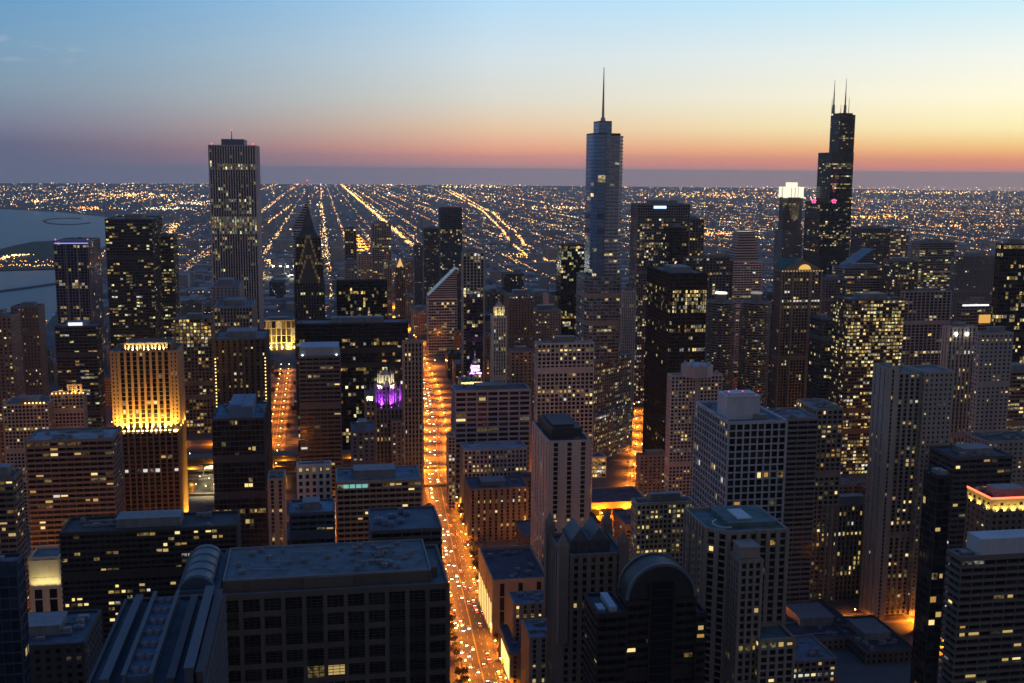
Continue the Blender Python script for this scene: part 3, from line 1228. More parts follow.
# --- white clock tower, lit purple
def clock_tower():
    D = 1150
    x = lambda px, py=380: front(px, py, D)[0]
    z = lambda py: front(476, py, D)[1]
    b = Bldg('clock_tower', 'white tiered clock tower glowing purple above a yellow lit base', 'tower', (x(474), D + 12), (.6, .58, .56), (.02, .02, .02))
    b.mass(rect(x(461.5), x(482), D, D + 30), 0, z(383), 'punched', lit=.15)
    b.mass(rect(x(470), x(482.5), D + 6, D + 18), z(383), z(375), 'punched', lit=.3, fl=4)
    cx, cy = x(476.3), D + 12
    b.mass(rect(cx - 4, cx + 4, cy - 4, cy + 4), z(375), z(367.5), 'punched', lit=0, bay=3)
    b.finish()
    mb = MB()
    mb.cone((cx, cy), 3.2, 2.8, z(367.5), z(363.5), 10)
    mb.cone((cx, cy), 3.4, 3.4, z(363.5), z(363), 10)
    mb.cone((cx, cy), 2.0, 1.5, z(363), z(360.5), 8)
    mb.cone((cx, cy), .9, .15, z(360.5), z(352), 6)
    b.part(mb, 'cupola', [b.wm])
    for s in (0, 1):
        mb = MB()
        ring = [(1.8 * math.cos(t), 1.8 * math.sin(t)) for t in np.linspace(0, 2 * math.pi, 17)[:-1]]
        if s == 0:
            mb.add([(cx + a, cy - 4.75, z(370) + c) for a, c in ring], [list(range(16))])
        else:
            mb.add([(cx - 4.75, cy - a, z(370) + c) for a, c in ring], [list(range(16))])
        b.part(mb, 'clock_face', [emit_mat('clock_glow', (1, .8, 1), .9)])
    for dx in (-6, 6, -3, 3):
        spot(b.root, b.base, (cx + dx, cy - 9, z(375.4)), (cx + dx * .3, cy, z(366)), 30000, (.62, .13, 1), 75)
    for dx in (-8, 0, 8):
        spot(b.root, b.base, (x(473) + dx, D - 7, z(392)), (x(473) + dx, D + 1, z(380)), 30000, (1, .72, .18), 80)
    FOOT.append((x(461), x(483), D, D + 30))


clock_tower()


# --- tower floodlit gold
GOLD = (1.0, .43, .05)


def gold_tower():
    D = 955
    x = lambda px, py=345: front(px, py, D)[0]
    z = lambda py: front(145, py, D)[1]
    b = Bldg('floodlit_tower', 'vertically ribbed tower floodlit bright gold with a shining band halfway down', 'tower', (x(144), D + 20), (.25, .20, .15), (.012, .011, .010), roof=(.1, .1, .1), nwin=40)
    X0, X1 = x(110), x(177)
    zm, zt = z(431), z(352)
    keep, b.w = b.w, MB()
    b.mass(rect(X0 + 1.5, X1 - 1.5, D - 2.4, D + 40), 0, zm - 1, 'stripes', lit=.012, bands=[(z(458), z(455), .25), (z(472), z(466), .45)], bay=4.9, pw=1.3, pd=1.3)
    b.part(b.w, 'lower_wall', [wall_mat((.12, .105, .09), .7)])  # darker copy of the wall paints the lower half as unlit
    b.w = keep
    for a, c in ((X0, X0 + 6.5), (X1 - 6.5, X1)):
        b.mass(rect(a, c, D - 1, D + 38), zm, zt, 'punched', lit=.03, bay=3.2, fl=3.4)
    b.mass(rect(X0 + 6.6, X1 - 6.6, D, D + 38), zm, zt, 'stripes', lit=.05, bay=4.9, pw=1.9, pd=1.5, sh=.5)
    b.mass(rect(x(124), x(170), D + 5, D + 30), zt + .3, z(345), 'stripes', lit=0, bay=3, pw=1.4, pd=.8)
    b.finish()
    zl = zm + 1.2
    LA = emit_mat('gold_lamp', (1, .66, .2), 9)
    n = 11
    for i in range(n):
        xx = X0 + 6.5 + (X1 - X0 - 13) * (i + .5) / n
        mb = MB()
        mb.box(xx - .9, xx + .9, D - 2.2, D - 1.4, zm - .6, zm + 1.0)
        b.part(mb, 'floodlight', [LA], label='gold floodlight')
        spot(b.root, b.base, (xx, D - 2.6, zl), (xx, D + .5, zl + 30), 260000, GOLD, 70, 1)
        spot(b.root, b.base, (xx, D - 2.6, zl - 3), (xx, D - .6, zl + 3), 1500, (1, .7, .28), 120, 1)
    for xx in (X0 + 3.2, X1 - 3.2):
        mb = MB()
        mb.box(xx - 1.6, xx + 1.6, D - 3.6, D - 2.6, zm - .6, zm + 1.2)
        b.part(mb, 'floodlight', [LA], label='gold floodlight')
        spot(b.root, b.base, (xx, D - 4, zl), (xx, D - .5, zl + 30), 200000, GOLD, 60, 1)
    for i in range(9):
        xx = x(126) + (x(169) - x(126)) * i / 8
        spot(b.root, b.base, (xx, D + 3.4, zt + .8), (xx, D + 6, zt + 7), 20000, (1, .68, .25), 100, 1)
    # west side grazed from the street
    for k in range(4):
        yy = D + 4 + 9 * k
        spot(b.root, b.base, (X1 + 2.2, yy, 4), (X1 - 1, yy, 50), 420000, GOLD, 75, 1)
        mb = MB()
        mb.box(X1 + 1.9, X1 + 2.9, yy - .6, yy + .6, .15, 2.2)
        b.part(mb, 'floodlight', [LA], label='gold floodlight')
        spot(b.root, b.base, (X1 + .9, yy, zm + 1), (X1 - 1, yy, zm + 40), 60000, GOLD, 75, 1)
    FOOT.append((X0, X1 + 4, D - 3, D + 40))


gold_tower()


# --- brown gridded tower with classical pediments
def gable_tower():
    D = 1200
    x = lambda px, py=270: front(px, py, D)[0]
    z = lambda py: front(798, py, D)[1]
    b = Bldg('gabled_tower', 'pale brown gridded tower with lit classical pediments and a green roof', 'skyscraper', (x(798), D + 20), (.26, .21, .18), (.012, .013, .016), nwin=50)
    x0, x1 = x(782), x(821.5)
    dep = 20
    b.mass(rect(x0, x1, D, D + dep), 0, z(272), 'grid', lit=.07, bay=3.6, pw=1.0, sh=.9, bands=[(z(280), z(277), .5)])
    for f in (0, .28, .72, 1):
        xx = x0 + (x1 - x0) * f
        b.w.box(xx - 1.1, xx + 1.1, D - 1.5, D - .6, 0, z(272) + 1)
    b.finish()
    mb = MB()
    mb.boxes([[-1.5, x1 - x0 + 1.5, -2, dep + 1.5, z(272) + 1.3, z(270)]], o=(x0, D))
    b.part(mb, 'cornice', [b.wm])
    za, zb = z(270) + .02, z(259)
    xc = (x0 + x1) / 2
    mb = MB()
    mb.add([(x0 - 1, D - 1.2, za), (x1 + 1, D - 1.2, za), (xc, D - 1.2, zb), (x0 - 1, D + dep, za), (x1 + 1, D + dep, za), (xc, D + dep, zb)],
           [[1, 4, 5, 2], [3, 0, 2, 5]])
    b.part(mb, 'gable_roof', [wall_mat((.04, .16, .16), .5)])
    mb = MB()
    mb.add([(x0 - 1, D - 1.0, za), (x1 + 1, D - 1.0, za), (xc, D - 1.0, zb - .3)], [[0, 1, 2]])
    b.part(mb, 'pediment', [b.wm])
    mb = MB()
    yc = D + dep / 2
    mb.add([(x0 - 1.3, D - .5, za), (x0 - 1.3, D + dep - 1, za), (x0 - 1.3, yc, zb + .5), (xc, yc, zb + .5)], [[1, 0, 2], [0, 3, 2], [3, 1, 2]])
    b.part(mb, 'gable_roof', [wall_mat((.04, .16, .16), .5)])
    L = emit_mat('eave_lamp', (1, .62, .2), 2.4)
    mb = MB()
    mb.boxes([[i * (x1 - x0) / 14 - .5, i * (x1 - x0) / 14 + .5, -2.4, -2.02, z(272) + 1.5, z(271)] for i in range(15)], o=(x0, D))
    b.part(mb, 'eave_lamps', [L])
    mb = MB()
    arc = [(xc + 3 + 7.5 * math.cos(t), D - 1.25, za + .5 + 6.0 * math.sin(t)) for t in np.linspace(0, math.pi, 11)]
    mb.add(arc, [list(range(11))[::-1]])
    b.part(mb, 'lunette', [emit_mat('lunette_glow', (1, .55, .12), .9)])
    FOOT.append((x0, x1, D, D + dep))


gable_tower()


# --- twin scalloped round towers
def corncob(px, label, D):
    xc, z = front(px, 303, D)
    yc = D + 17
    b = Bldg('round_tower', label, 'tower', (xc, yc), (.2, .19, .18), (.012, .013, .016), group='twin round balconied towers', nwin=0)
    ring = lambda r: [(xc + r * math.cos(2 * math.pi * i / 32), yc + r * math.sin(2 * math.pi * i / 32)) for i in range(32)]
    b.mass(ring(13.2), 0, z, 'curtain', lit=.13, fl=2.9, bay=2.6, sh=.3, warm='y', roof=False)
    sc = []
    for i in range(16):
        a0 = 2 * math.pi * i / 16
        for k in range(6):
            t = k / 6
            sc.append((xc + (15.2 + 2.3 * math.sin(math.pi * t)) * math.cos(a0 + t * 2 * math.pi / 16), yc + (15.2 + 2.3 * math.sin(math.pi * t)) * math.sin(a0 + t * 2 * math.pi / 16)))
    n = int(z / 2.9)
    mb = MB()
    for k in range(1, n + 1):
        zz = k * z / n
        mb.prism(sc, zz - 1.25, zz, bottom=True)
    b.part(mb, 'balconies', [wall_mat((.26, .25, .25), .8)])
    mb = MB()
    mb.cone((xc, yc), 6, 6, z, z + 10, 20)
    b.part(mb, 'core', [b.wm])
    mb = MB()
    mb.cone((xc, yc), 6.6, 6.6, z + 8.6, z + 10.4, 20)
    b.part(mb, 'crown_ring', [emit_mat('core_light', (1, .95, .82), 1.6 if px < 740 else .25)])
    b.finish()
    FOOT.append((xc - 18, xc + 18, D, D + 34))


corncob(726, 'left twin of the round balconied towers, with a white lit core top', 1175)
corncob(762, 'right twin of the round balconied towers, its core top unlit', 1165)

# ================================================================== TOWERS AND BLOCKS, far to near
T = tower
BRICK, BEIGE, GREY, CONC, BLACK, BROWN, LIGHT = (.15, .085, .06), (.30, .25, .20), (.22, .22, .23), (.27, .26, .25), (.02, .02, .022), (.13, .10, .085), (.42, .41, .42)
BG = (.01, .012, .018)
# left edge and lake front
b = T('residential_tower', 'navy glass tower with pale grid lines and violet lit roof edge by the lake', 53.5, 89, 242, 1560, side=100, st='curtain', wall=(.16, .17, .22), glass=(.012, .022, .05), lit=.10, cat='skyscraper', bay=4, pw=.6, sh=.5, beacon=True, pent=False, fin=False)
x0, x1, y0, y1, z = b.box4
mb = MB(); mb.box(x0 + 1, x1 - 1, y0 - .9, y0 - .4, z - 2.2, z - 1)
b.part(mb, 'edge_light', [emit_mat('violet_tube', (.35, .30, 1), 1.3)])
mb = MB(); mb.boxes([[x0 + (x1 - x0) * f - .5, x0 + (x1 - x0) * f + .5, y0 - .8, y0, 0, z] for f in (.33, .66, .97)])
b.part(mb, 'mullion', [LIGHTM := wall_mat((.3, .3, .34), .6)])
b.finish()
b = T('dark_skyscraper', 'broad black tower flecked with yellow windows, standing against the lake', 105, 151.5, 220, 1430, side=163, st='bands', wall=(.035, .035, .04), lit=.13, cat='skyscraper', bands=[(222, 231, .22), (236, 246, .2), (285, 320, .2)], bay=3.6)
T('office_tower', 'narrower black tower with columns of lit windows, right behind the broad black one', 151.5, 173, 237, 1500, side=177, st='bands', wall=(.06, .06, .065), lit=.38, cat='skyscraper', warm='g', bay=3.4)
T('apartment_tower', 'dark rounded apartment tower at the left edge below the lake', 11, 38, 308, 1150, side=44, st='punched', wall=BROWN, lit=.12, bay=3.2)
T('apartment_tower', 'dark tower cut by the left edge of the view, lit at its foot', -22, 11, 318, 1080, dep=30, st='punched', wall=BROWN, lit=.16)
b = T('hotel_tower', 'dark tower with a small white lit sign on its roof below the navy lake tower', 55, 96, 327, 1290, side=101, st='bands', wall=(.05, .05, .055), lit=.14, fin=False)
x0, x1, y0, y1, z = b.box4
mb = MB(); mb.box(x0 + 14, x0 + 29, y0 - .5, y0 + .3, z + 1.6, z + 5)
b.part(mb, 'sign', [emit_mat('white_sign', (.85, .93, 1), 1.2)])
b.finish()
T('office_block', 'plain grey windowless-topped slab in front of the white-ribbed tower', 212, 239, 287, 1250, side=243, st='punched', wall=(.2, .2, .22), lit=.12, bands=[(287, 302, 0)], pw=2.6)
T('office_tower', 'grey tower with gold lit window strips at the foot of the white-ribbed tower', 214, 252, 308, 1180, side=256, st='stripes', wall=(.2, .19, .19), lit=.3, warm='a')
b = T('apartment_tower', 'brown gridded tower with a gold lit colonnade under its roof', 175, 211, 319, 1338, side=214, st='grid', wall=(.17, .14, .11), lit=.2, warm='a', bands=[(321, 342, .95)], gain=1.0, bay=4.2, fl=4.2, pw=1.1)
b = T('dark_tower', 'black tower edged by two vertical strings of gold lamps', 214, 266, 340, 1045, side=269, st='slits', wall=(.035, .03, .03), lit=.12, warm='a', fin=False, nwin=40)
x0, x1, y0, y1, z = b.box4
for xx in (x0 + .6, x1 - 1.2):
    zs = np.arange(30, z - 14, 3.2)
    mb = MB(); mb.octa([(xx, y0 - .9, q) for q in zs], .75)
    b.part(mb, 'lamp_string', [emit_mat('string_lamp', (1, .68, .2), 3.0)])
b.finish()
# grand pavilion lit gold
b = T('civic_building', 'long low building with a glowing gold arcaded front right of the white-ribbed tower', 261, 296, 321, 1950, dep=40, st='stripes', wall=(.40, .30, .18), lit=1, warm='a', gain=.9, bay=8, fl=12, pw=1.6, fin=False)
for i in range(6):
    spot(b.root, b.base, (b.box4[0] + 5 + 10 * i, 1938, 3), (b.box4[0] + 5 + 10 * i, 1951, 14), 60000, (1, .62, .15), 120)
b.finish()
# black slabs centre-left
T('black_slab', 'upper black slab tower with scattered lit floors between the gothic tower and the avenue', 336.5, 387, 281, 1330, side=389, st='curtain', wall=BLACK, glass=(.006, .007, .01), lit=.2, cat='skyscraper', bay=2.6, bands=[(281, 289, 0), (290, 294, .6), (295, 312, .16), (322, 326, .5), (326, 345, .12)], warm='y', pent=False)
T('black_slab', 'lower wider black slab tower in front of the needle spire', 296, 408, 324, 1175, dep=34, st='curtain', wall=BLACK, glass=(.006, .007, .01), lit=.13, cat='skyscraper', bay=2.8, bands=[(324, 338, 0), (343, 346, .5), (366, 370, .5), (412, 440, .3)], gain=1.1)
T('office_tower', 'grey block with a pale top left of the upper black slab', 345, 357, 263, 1450, dep=30, st='punched', wall=GREY, lit=.08)
T('office_tower', 'dark distant tower behind the upper black slab', 345, 356, 229, 1950, dep=30, st='grid', wall=BROWN, lit=.1)
T('office_tower', 'pale flat-topped distant tower left of the avenue far down its line', 372, 391, 224, 2000, dep=36, st='grid', wall=(.28, .26, .25), lit=.10)
T('office_tower', 'squat beige tower beyond the black slab, half hidden by it', 358, 372, 256, 1750, dep=36, st='punched', wall=BEIGE, lit=.1)
b = T('crowned_tower', 'distant dark tower with a white beacon on its lit crown', 384, 391.5, 262, 1900, dep=20, st='stripes', wall=BEIGE, lit=.1, bands=[(262, 268, .5)], pent=False, fin=False)
mast(b, (b.box4[0] + b.box4[1]) / 2, 1910, b.box4[4], b.box4[4] + 14, 1.5, True, 'spire')
b.finish()
b = T('crowned_tower', 'slim distant tower capped by a small gold lit pyramid', 396, 405, 268, 1800, dep=18, st='stripes', wall=BROWN, lit=.12, pent=False, fin=False)
x0, x1, y0, y1, z = b.box4
mb = MB(); mb.pyramid(rect(x0 + 2, x1 - 2, y0 + 2, y1 - 2), z, z + 16)
b.part(mb, 'pyramid_roof', [emit_mat('lit_pyramid', (1, .58, .16), .9)])
b.finish()
for (pl, pr, top, D, w, li, lb) in ((406, 414, 262, 2600, BROWN, .12, 'narrow brown tower behind the avenue wall left of the blue-topped tower'),
                                    (414.5, 424, 246, 2460, (.08, .08, .09), .08, 'dark narrow tower second left of the blue-topped tower'),
                                    (424, 440, 229, 2330, (.06, .06, .07), .12, 'dark tower immediately left of the blue-topped tower'),
                                    (391, 401, 286, 2700, (.24, .19, .15), .12, 'orange-tinged stone block on the far avenue, leftmost of the three'),
                                    (402, 413, 297, 2350, (.26, .2, .16), .14, 'orange-tinged stone block on the far avenue, second of the three'),
                                    (413.5, 427, 311, 2060, (.28, .22, .17), .14, 'orange-tinged stone block on the far avenue, nearest of the three')):
    T('stone_tower', lb, pl, pr, top, D, dep=30 if top < 280 else 60, st='punched', wall=w, lit=li, plant=1)
b = T('glass_tower', 'dark glass tower with a blank blue top and an orange lit floor', 440.5, 462, 208, 2260, side=439, st='curtain', wall=(.06, .09, .14), glass=(.012, .03, .06), lit=.10, cat='skyscraper', bands=[(208, 229, 0), (229, 233, .7), (234, 240, .2)], warm='a', pent=False)
T('white_tower', 'slender tower lined by vertical rows of white lamps right of the sloping white-banded building', 463, 484, 253, 1330, side=462, st='stripes', wall=(.3, .28, .26), lit=.18, warm='w', cat='skyscraper', bay=4, bands=[(254, 262, .5)], gain=1.2)
T('dark_tower', 'dark curved glass tower before the slender white-lamped one', 467, 483, 299, 1190, side=466, st='curtain', wall=BLACK, glass=(.01, .015, .02), lit=.06, plant=1)
# thin octagonal tower
b = T('slim_tower', 'thin white stone tower with a glowing crown, mid-picture', 493.5, 506, 318, 1130, dep=13, st='stripes', wall=(.5, .45, .38), lit=.12, warm='w', fin=False, pent=False, plant=0, bay=2.6)
x0, x1, y0, y1, z = b.box4
xc, yc = (x0 + x1) / 2, (y0 + y1) / 2
oc = [(xc + 4.6 * math.cos(i * math.pi / 4), yc + 4.6 * math.sin(i * math.pi / 4)) for i in range(8)]
b.mass(oc, z, z + 11, 'stripes', lit=.8, warm='y', gain=1.0, bay=2.4, par=.4)
mb = MB(); mb.pyramid(oc, z + 11.5, z + 18)
b.part(mb, 'dome', [wall_mat((.45, .38, .28), .6)])
for s in (-1, 1):
    spot(b.root, b.base, (xc + s * 6, y0 - 3, z + .5), (xc, yc, z + 12), 5000, (1, .75, .3), 80)
b.finish()
T('old_tower', 'dark brown office block with lit columns just right of the thin white stone tower', 509, 533, 296, 1420, dep=40, st='punched', wall=BROWN, lit=.08, nwin=0)
T('stone_block', 'wide low grey building far behind the white gridded tower', 512, 543, 322, 1700, dep=60, st='punched', wall=GREY, lit=.1)
T('stone_block', 'beige mid-rise with bright side among the dark blocks left of the glass tower', 549, 566, 296, 1580, dep=40, st='punched', wall=(.32, .27, .23), lit=.12)
T('stone_block', 'long beige mid-rise below the taller beige one', 533, 561, 311, 1460, dep=36, st='punched', wall=(.28, .24, .2), lit=.12)
b = T('office_tower', 'dark tower with pale green lit top floors left of the tall glass tower', 561.5, 584, 246, 1560, dep=36, st='curtain', wall=BLACK, lit=.10, warm='g', bands=[(247, 260, .55), (270, 274, .4)], side=557)
T('office_tower', 'slim white ribbed tower directly right of the tall glass tower', 622, 635.5, 292, 1320, side=620, st='stripes', wall=(.42, .41, .40), lit=.03, bay=2.4, pw=1.3, nwin=10)
# wide dark with a sign
b = T('office_tower', 'broad dark tower with blue-white lit sign at its top', 638, 690, 205, 1420, side=631.5, st='grid', wall=(.13, .13, .15), lit=.3, cat='skyscraper', bands=[(205, 218, 0), (219, 240, .42), (241, 249, .85), (255, 280, .3)], warm='y', fin=False, bay=3.2, pw=.8)
x0, x1, y0, y1, z = b.box4
mb = MB(); mb.box(x0 + (x1 - x0) * .30, x0 + (x1 - x0) * .54, y0 - 1.2, y0 - .6, z - 4.6, z - 1.2)
b.part(mb, 'sign', [emit_mat('blue_white_sign', (.55, .78, 1), 1.8)])
b.finish()
T('office_tower', 'dark tower stepped behind the right shoulder of the signed tower', 682, 704, 220, 1480, dep=30, st='grid', wall=(.09, .09, .10), lit=.16)
T('office_tower', 'near-black tower at the right shoulder of the signed tower', 669, 689, 228, 1400, dep=16, st='curtain', wall=(.05, .05, .06), lit=.1)
T('office_tower', 'broad dark block with a row of white lamps under its flat roof', 686, 733, 258, 1300, side=684, st='grid', wall=(.09, .09, .10), lit=.14, bands=[(259, 262, .5)], warm='w')
T('stepped_tower', 'white stepped tower with sloping shoulders behind the twin round towers', 732, 762, 262, 1620, dep=40, st='bands', wall=(.42, .42, .43), lit=.16, cat='skyscraper', pent=False, plant=0)
# upper stage of the stepped tower is its own storeys
def stepped_top():
    D = 1620
    root = [o for o in COL.objects if o.get('label', '').startswith('white stepped tower')][0]
    x0, z0 = front(735, 262, D)
    x1, _ = front(759, 262, D)
    xa, z1 = front(741, 232, D)
    xb, _ = front(756, 232, D)
    mb = MB()
    n = 11
    for k in range(n):
        f, g = k / n, (k + 1) / n
        a, c = x0 + (xa - x0) * f, x1 + (xb - x1) * f
        za, zb = z0 + 1.4 + (z1 - z0 - 1.4) * f, z0 + 1.4 + (z1 - z0 - 1.4) * g
        mb.box(a, c, D + 3 + k * .2, D + 30, za, za + (zb - za) * .55)
        mb.box(a + .6, c - .6, D + 3.6 + k * .2, D + 29.5, za + (zb - za) * .55, zb, 1)
    o = mb.build('stepped_top', [wall_mat((.42, .42, .43), .75), glass_mat2((.015, .02, .03))], root, root.location)


stepped_top()
T('black_tower', 'sheer black glass tower with many lit yellow windows on its upper front', 671, 707.5, 274, 1050, side=647.5, st='curtain', wall=(.014, .014, .016), glass=(.006, .006, .008), lit=.10, cat='skyscraper', bands=[(274, 288, 0), (289, 313, .72), (313, 325, .02), (325, 332, .6), (332, 346, .03), (346, 351, .3), (351, 440, .04)], sidef=.25, bay=2.2, pw=.35, pd=.3, warm='y', gain=1.15, nwin=60)
T('office_tower', 'pale-ribbed dark tower right of the yellow lit tower', 905, 951, 292, 1320, side=902, st='stripes', wall=(.24, .24, .27), lit=.06, bay=6, pw=1.2)
T('office_tower', 'dark distant tower with lit rows right of the black stepped tower', 862, 890, 229, 1900, dep=40, st='grid', wall=(.07, .07, .075), lit=.14, bands=[(229, 233, 0), (234, 238, .35)])
T('office_tower', 'warm lit banded tower adjoining the dark distant tower, right of the black stepped tower', 889, 909, 229, 1940, dep=40, st='bands', wall=(.3, .22, .2), lit=.35)
T('office_tower', 'flat-topped tower with rows of greenish lit floors, right of centre skyline', 920, 955, 243, 1650, side=912, st='bands', wall=(.17, .15, .15), lit=.35, warm='g', bands=[(243, 249, 0), (272, 290, .6)])
T('office_tower', 'unlit dark tower between the greenish lit tower and the right edge', 956, 997, 257, 1560, side=952, st='punched', wall=(.1, .1, .11), lit=.05)
T('office_tower', 'black tower with lit yellow top rim at the right edge', 1001, 1034, 245, 1020, side=999, st='curtain', wall=BLACK, lit=.22, cat='skyscraper', bands=[(245, 249, .9), (250, 275, .1)], nwin=40)
b = T('office_tower', 'small dark tower with a white lit band round its top, right', 962, 994, 303, 1200, side=958, st='bands', wall=(.13, .12, .12), lit=.08, fin=False)
x0, x1, y0, y1, z = b.box4
mb = MB(); mb.box(x0 + .5, x1 - 7, y0 - 1.1, y0 - .6, z - 3.4, z - 1.6)
b.part(mb, 'light_band', [emit_mat('white_band', (.95, .95, 1), 1.5)])
mb = MB(); mb.box(x0 + (x1 - x0) * .55, x1 - 2, y0 - 1.1, y0 - .6, z - 24, z - 14)
b.part(mb, 'screen', [emit_mat('orange_screen', (1, .5, .1), .8)])
b.finish()
T('office_tower', 'blue-roofed block before the sloping blue glass tower', 845, 893, 268, 1480, dep=40, st='bands', wall=(.1, .12, .15), lit=.10)
T('office_tower', 'dark tower left behind the yellow lit tower', 826, 846, 280, 1380, dep=30, st='grid', wall=(.08, .09, .12), lit=.12)
T('office_tower', 'dark low tower with lit floors between yellow lit tower and greenish lit tower', 893, 918, 262, 1450, dep=30, st='grid', wall=(.08, .08, .09), lit=.25, warm='g')
b = T('office_tower', 'wide tower with almost every floor lit yellow and a pale flat roof', 849, 905, 300, 1060, side=834, st='bands', wall=(.07, .06, .05), lit=.6, cat='skyscraper', bands=[(300, 307, .55), (308, 345, .72), (346, 372, .6), (372, 420, .4)], warm='y', gain=1.5, bay=3.4, sh=1.3, nwin=80, roof=(.2, .23, .27), floorvar=.3)
T('residential_tower', 'dark unlit tower between the round twins and the gabled brown tower', 768, 780, 296, 1230, dep=30, st='punched', wall=(.08, .09, .11), lit=.04)
T('residential_tower', 'blue-grey slab peeping right of the gabled brown tower', 822, 836, 320, 1150, dep=30, st='curtain', wall=(.06, .09, .14), lit=.06, nwin=15)
# middle
T('grid_tower', 'white gridded apartment tower left of the tall glass tower, windows in an even grid', 537.5, 594, 344, 905, side=535, st='fine', wall=(.33, .32, .32), lit=.13, bay=3.6, fl=3.5, pw=1.1, nwin=70, cat='skyscraper')
T('brown_tower', 'orange-brown block in the shade left of the white gridded tower', 511, 532, 352, 1060, side=509, st='punched', wall=(.2, .14, .1), lit=.1, nwin=20)
b = T('white_tower', 'pale slotted tower with an octagonal rooftop drum', 671.5, 722, 376, 850, side=668, st='fine', wall=(.36, .34, .33), lit=.07, pent=False, plant=1, fin=False, bay=3.0, fl=3.0, pw=1.0, nwin=60)
x0, x1, y0, y1, z = b.box4
xc, yc = (x0 + x1) / 2, (y0 + y1) / 2 - 4
oc = [(xc + 13 * math.cos(math.pi / 8 + i * math.pi / 4), yc + 12 * math.sin(math.pi / 8 + i * math.pi / 4)) for i in range(8)]
mb = MB(); mb.prism(oc, z, z + 9.5)
for i in range(8):
    a = i * math.pi / 4
    mb.box(xc + 10.4 * math.cos(a) - 1, xc + 10.4 * math.cos(a) + 1, yc + 10 * math.sin(a) - 1, yc + 10 * math.sin(a) + 1, z + 9, z + 11.2)
b.part(mb, 'drum', [wall_mat((.36, .36, .38), .7)])
b.w.boxes([[xc - 1.6, xc - .4, y0 - 1.3, y0 - .6, 0, z + 1], [xc + .4, xc + 1.6, y0 - 1.3, y0 - .6, 0, z + 1]])
b.finish()
b = T('glass_block', 'small building wrapped in bright white lit curved floors by the orange street', 593, 606, 458, 1085, dep=16, st='bands', wall=(.5, .45, .35), lit=1, warm='w', gain=1.6, fl=4.5, sh=1.3, pent=False, plant=1)
b = T('low_block', 'low block with an orange lit side at the end of the orange street canyon', 640, 674, 456, 1000, side=637, st='punched', wall=(.2, .17, .15), lit=.12, nwin=30, roof=(.2, .22, .24))
T('wide_block', 'wide grey office block with a regular window grid beside the avenue, dark roof box', 455.5, 530, 391, 1030, dep=30, st='grid', wall=(.30, .30, .33), lit=.06, bay=10, fl=5.0, pw=1.3, sh=2.0, nwin=40, plant=3, roof=(.14, .17, .22))
T('wide_block', 'lower light gridded annex in front of the wide grey office block', 464, 527, 450, 985, dep=30, st='fine', wall=(.30, .30, .32), lit=.05, bay=3.7, fl=4.2, pw=1.5, sh=1.5, nwin=30, pent=False, plant=2, roof=(.34, .38, .44))
T('wide_block', 'dark block with a few amber windows beneath the light gridded annex', 470, 528, 489, 905, dep=36, st='slits', wall=(.12, .11, .11), lit=.10, warm='a', nwin=40, pent=True, roof=(.06, .08, .12))
b = T('slit_tower', 'blank beige concrete tower with dark vertical window slits, right of the avenue', 549, 590, 442, 745, side=532.5, st='slits', wall=(.36, .33, .30), lit=.05, bay=11, pw=7.4, fl=3.5, pent=False, plant=1, nwin=40, fin=False, roof=(.05, .06, .08))
x0, x1, y0, y1, z = b.box4
mb = MB(); mb.box(x0 + 3, x1 - 4, y0 + 8, y1 - 6, z, z + 8); mb.box(x0 + 5, x1 - 9, y0 + 12, y1 - 14, z + 8, z + 10)
b.part(mb, 'penthouse', [wall_mat((.035, .038, .045), .5)])
b.finish()
T('garage', 'low flat block with orange lit wall behind the beige slit tower', 588, 648, 503, 945, dep=46, st='bands', wall=(.40, .27, .17), lit=0, roof=(.07, .08, .1), pent=False, plant=2, bay=12, fl=12, sh=9, nwin=0)
T('apartment_block', 'beige mid-rise sprinkled with many small yellow windows, left of the white frame tower', 637, 694, 504, 645, side=632, st='fine', wall=(.30, .27, .2), lit=.22, bay=2.8, nwin=90, pent=True)
b = T('frame_tower', 'bright white framed tower with dark square windows and a big white rooftop box', 729, 786, 423, 560, side=695.5, st='grid', wall=(.42, .44, .48), lit=.07, bay=4.1, fl=3.9, pw=.8, sh=.8, pd=.7, sd=.5, pent=False, plant=3, fin=False, nwin=60, gain=1.2, roof=(.10, .12, .16))
x0, x1, y0, y1, z = b.box4
mb = MB(); mb.box(x0 + 2, x0 + 21, y0 + 9, y1 - 30, z, z + 13); mb.box(x0 + 4, x0 + 19, y0 + 11, y1 - 34, z + 13, z + 14.4)
mb.boxes([[x0 + 1.7, x0 + 21.3, y0 + 8.7, y1 - 29.7, z + 12.4, z + 13.2]])
b.part(mb, 'penthouse', [wall_mat((.5, .53, .58), .6)])
for xx in (x0 + 3, x0 + 11, x0 + 20):
    mast(b, xx, y0 + 10, z + 13, z + 15.4, .2)
b.finish()
T('banded_slab', 'dark slab with horizontal bands and a blue-grey roof behind the white frame tower', 768, 818, 420, 720, dep=34, st='bands', wall=(.16, .145, .135), lit=.03, bay=8, nwin=20, roof=(.18, .22, .28), pent=False)
T('grid_block', 'warm lit gridded block joined to the dark banded slab', 817, 843, 410, 735, dep=34, st='grid', wall=(.25, .21, .18), lit=.2, warm='a', bands=[(424, 432, .5)], nwin=40, pent=False)
b = T('concrete_tower', 'tall raw concrete tower in three stepped slabs with a thin mast', 893, 921, 374, 705, dep=26, st='slits', wall=(.26, .24, .225), lit=.10, bay=4.4, pw=2.0, nwin=90, pent=False, plant=0, fin=False)
x0, x1, y0, y1, z = b.box4
xl, xr = front(886, 372, 700)[0], front(948, 372, 708)[0]
b.mass(rect(xl, x0 - .7, 697, y1 - 14), 0, front(885, 369, 700)[1], 'slits', lit=.05, bay=6, pw=5)
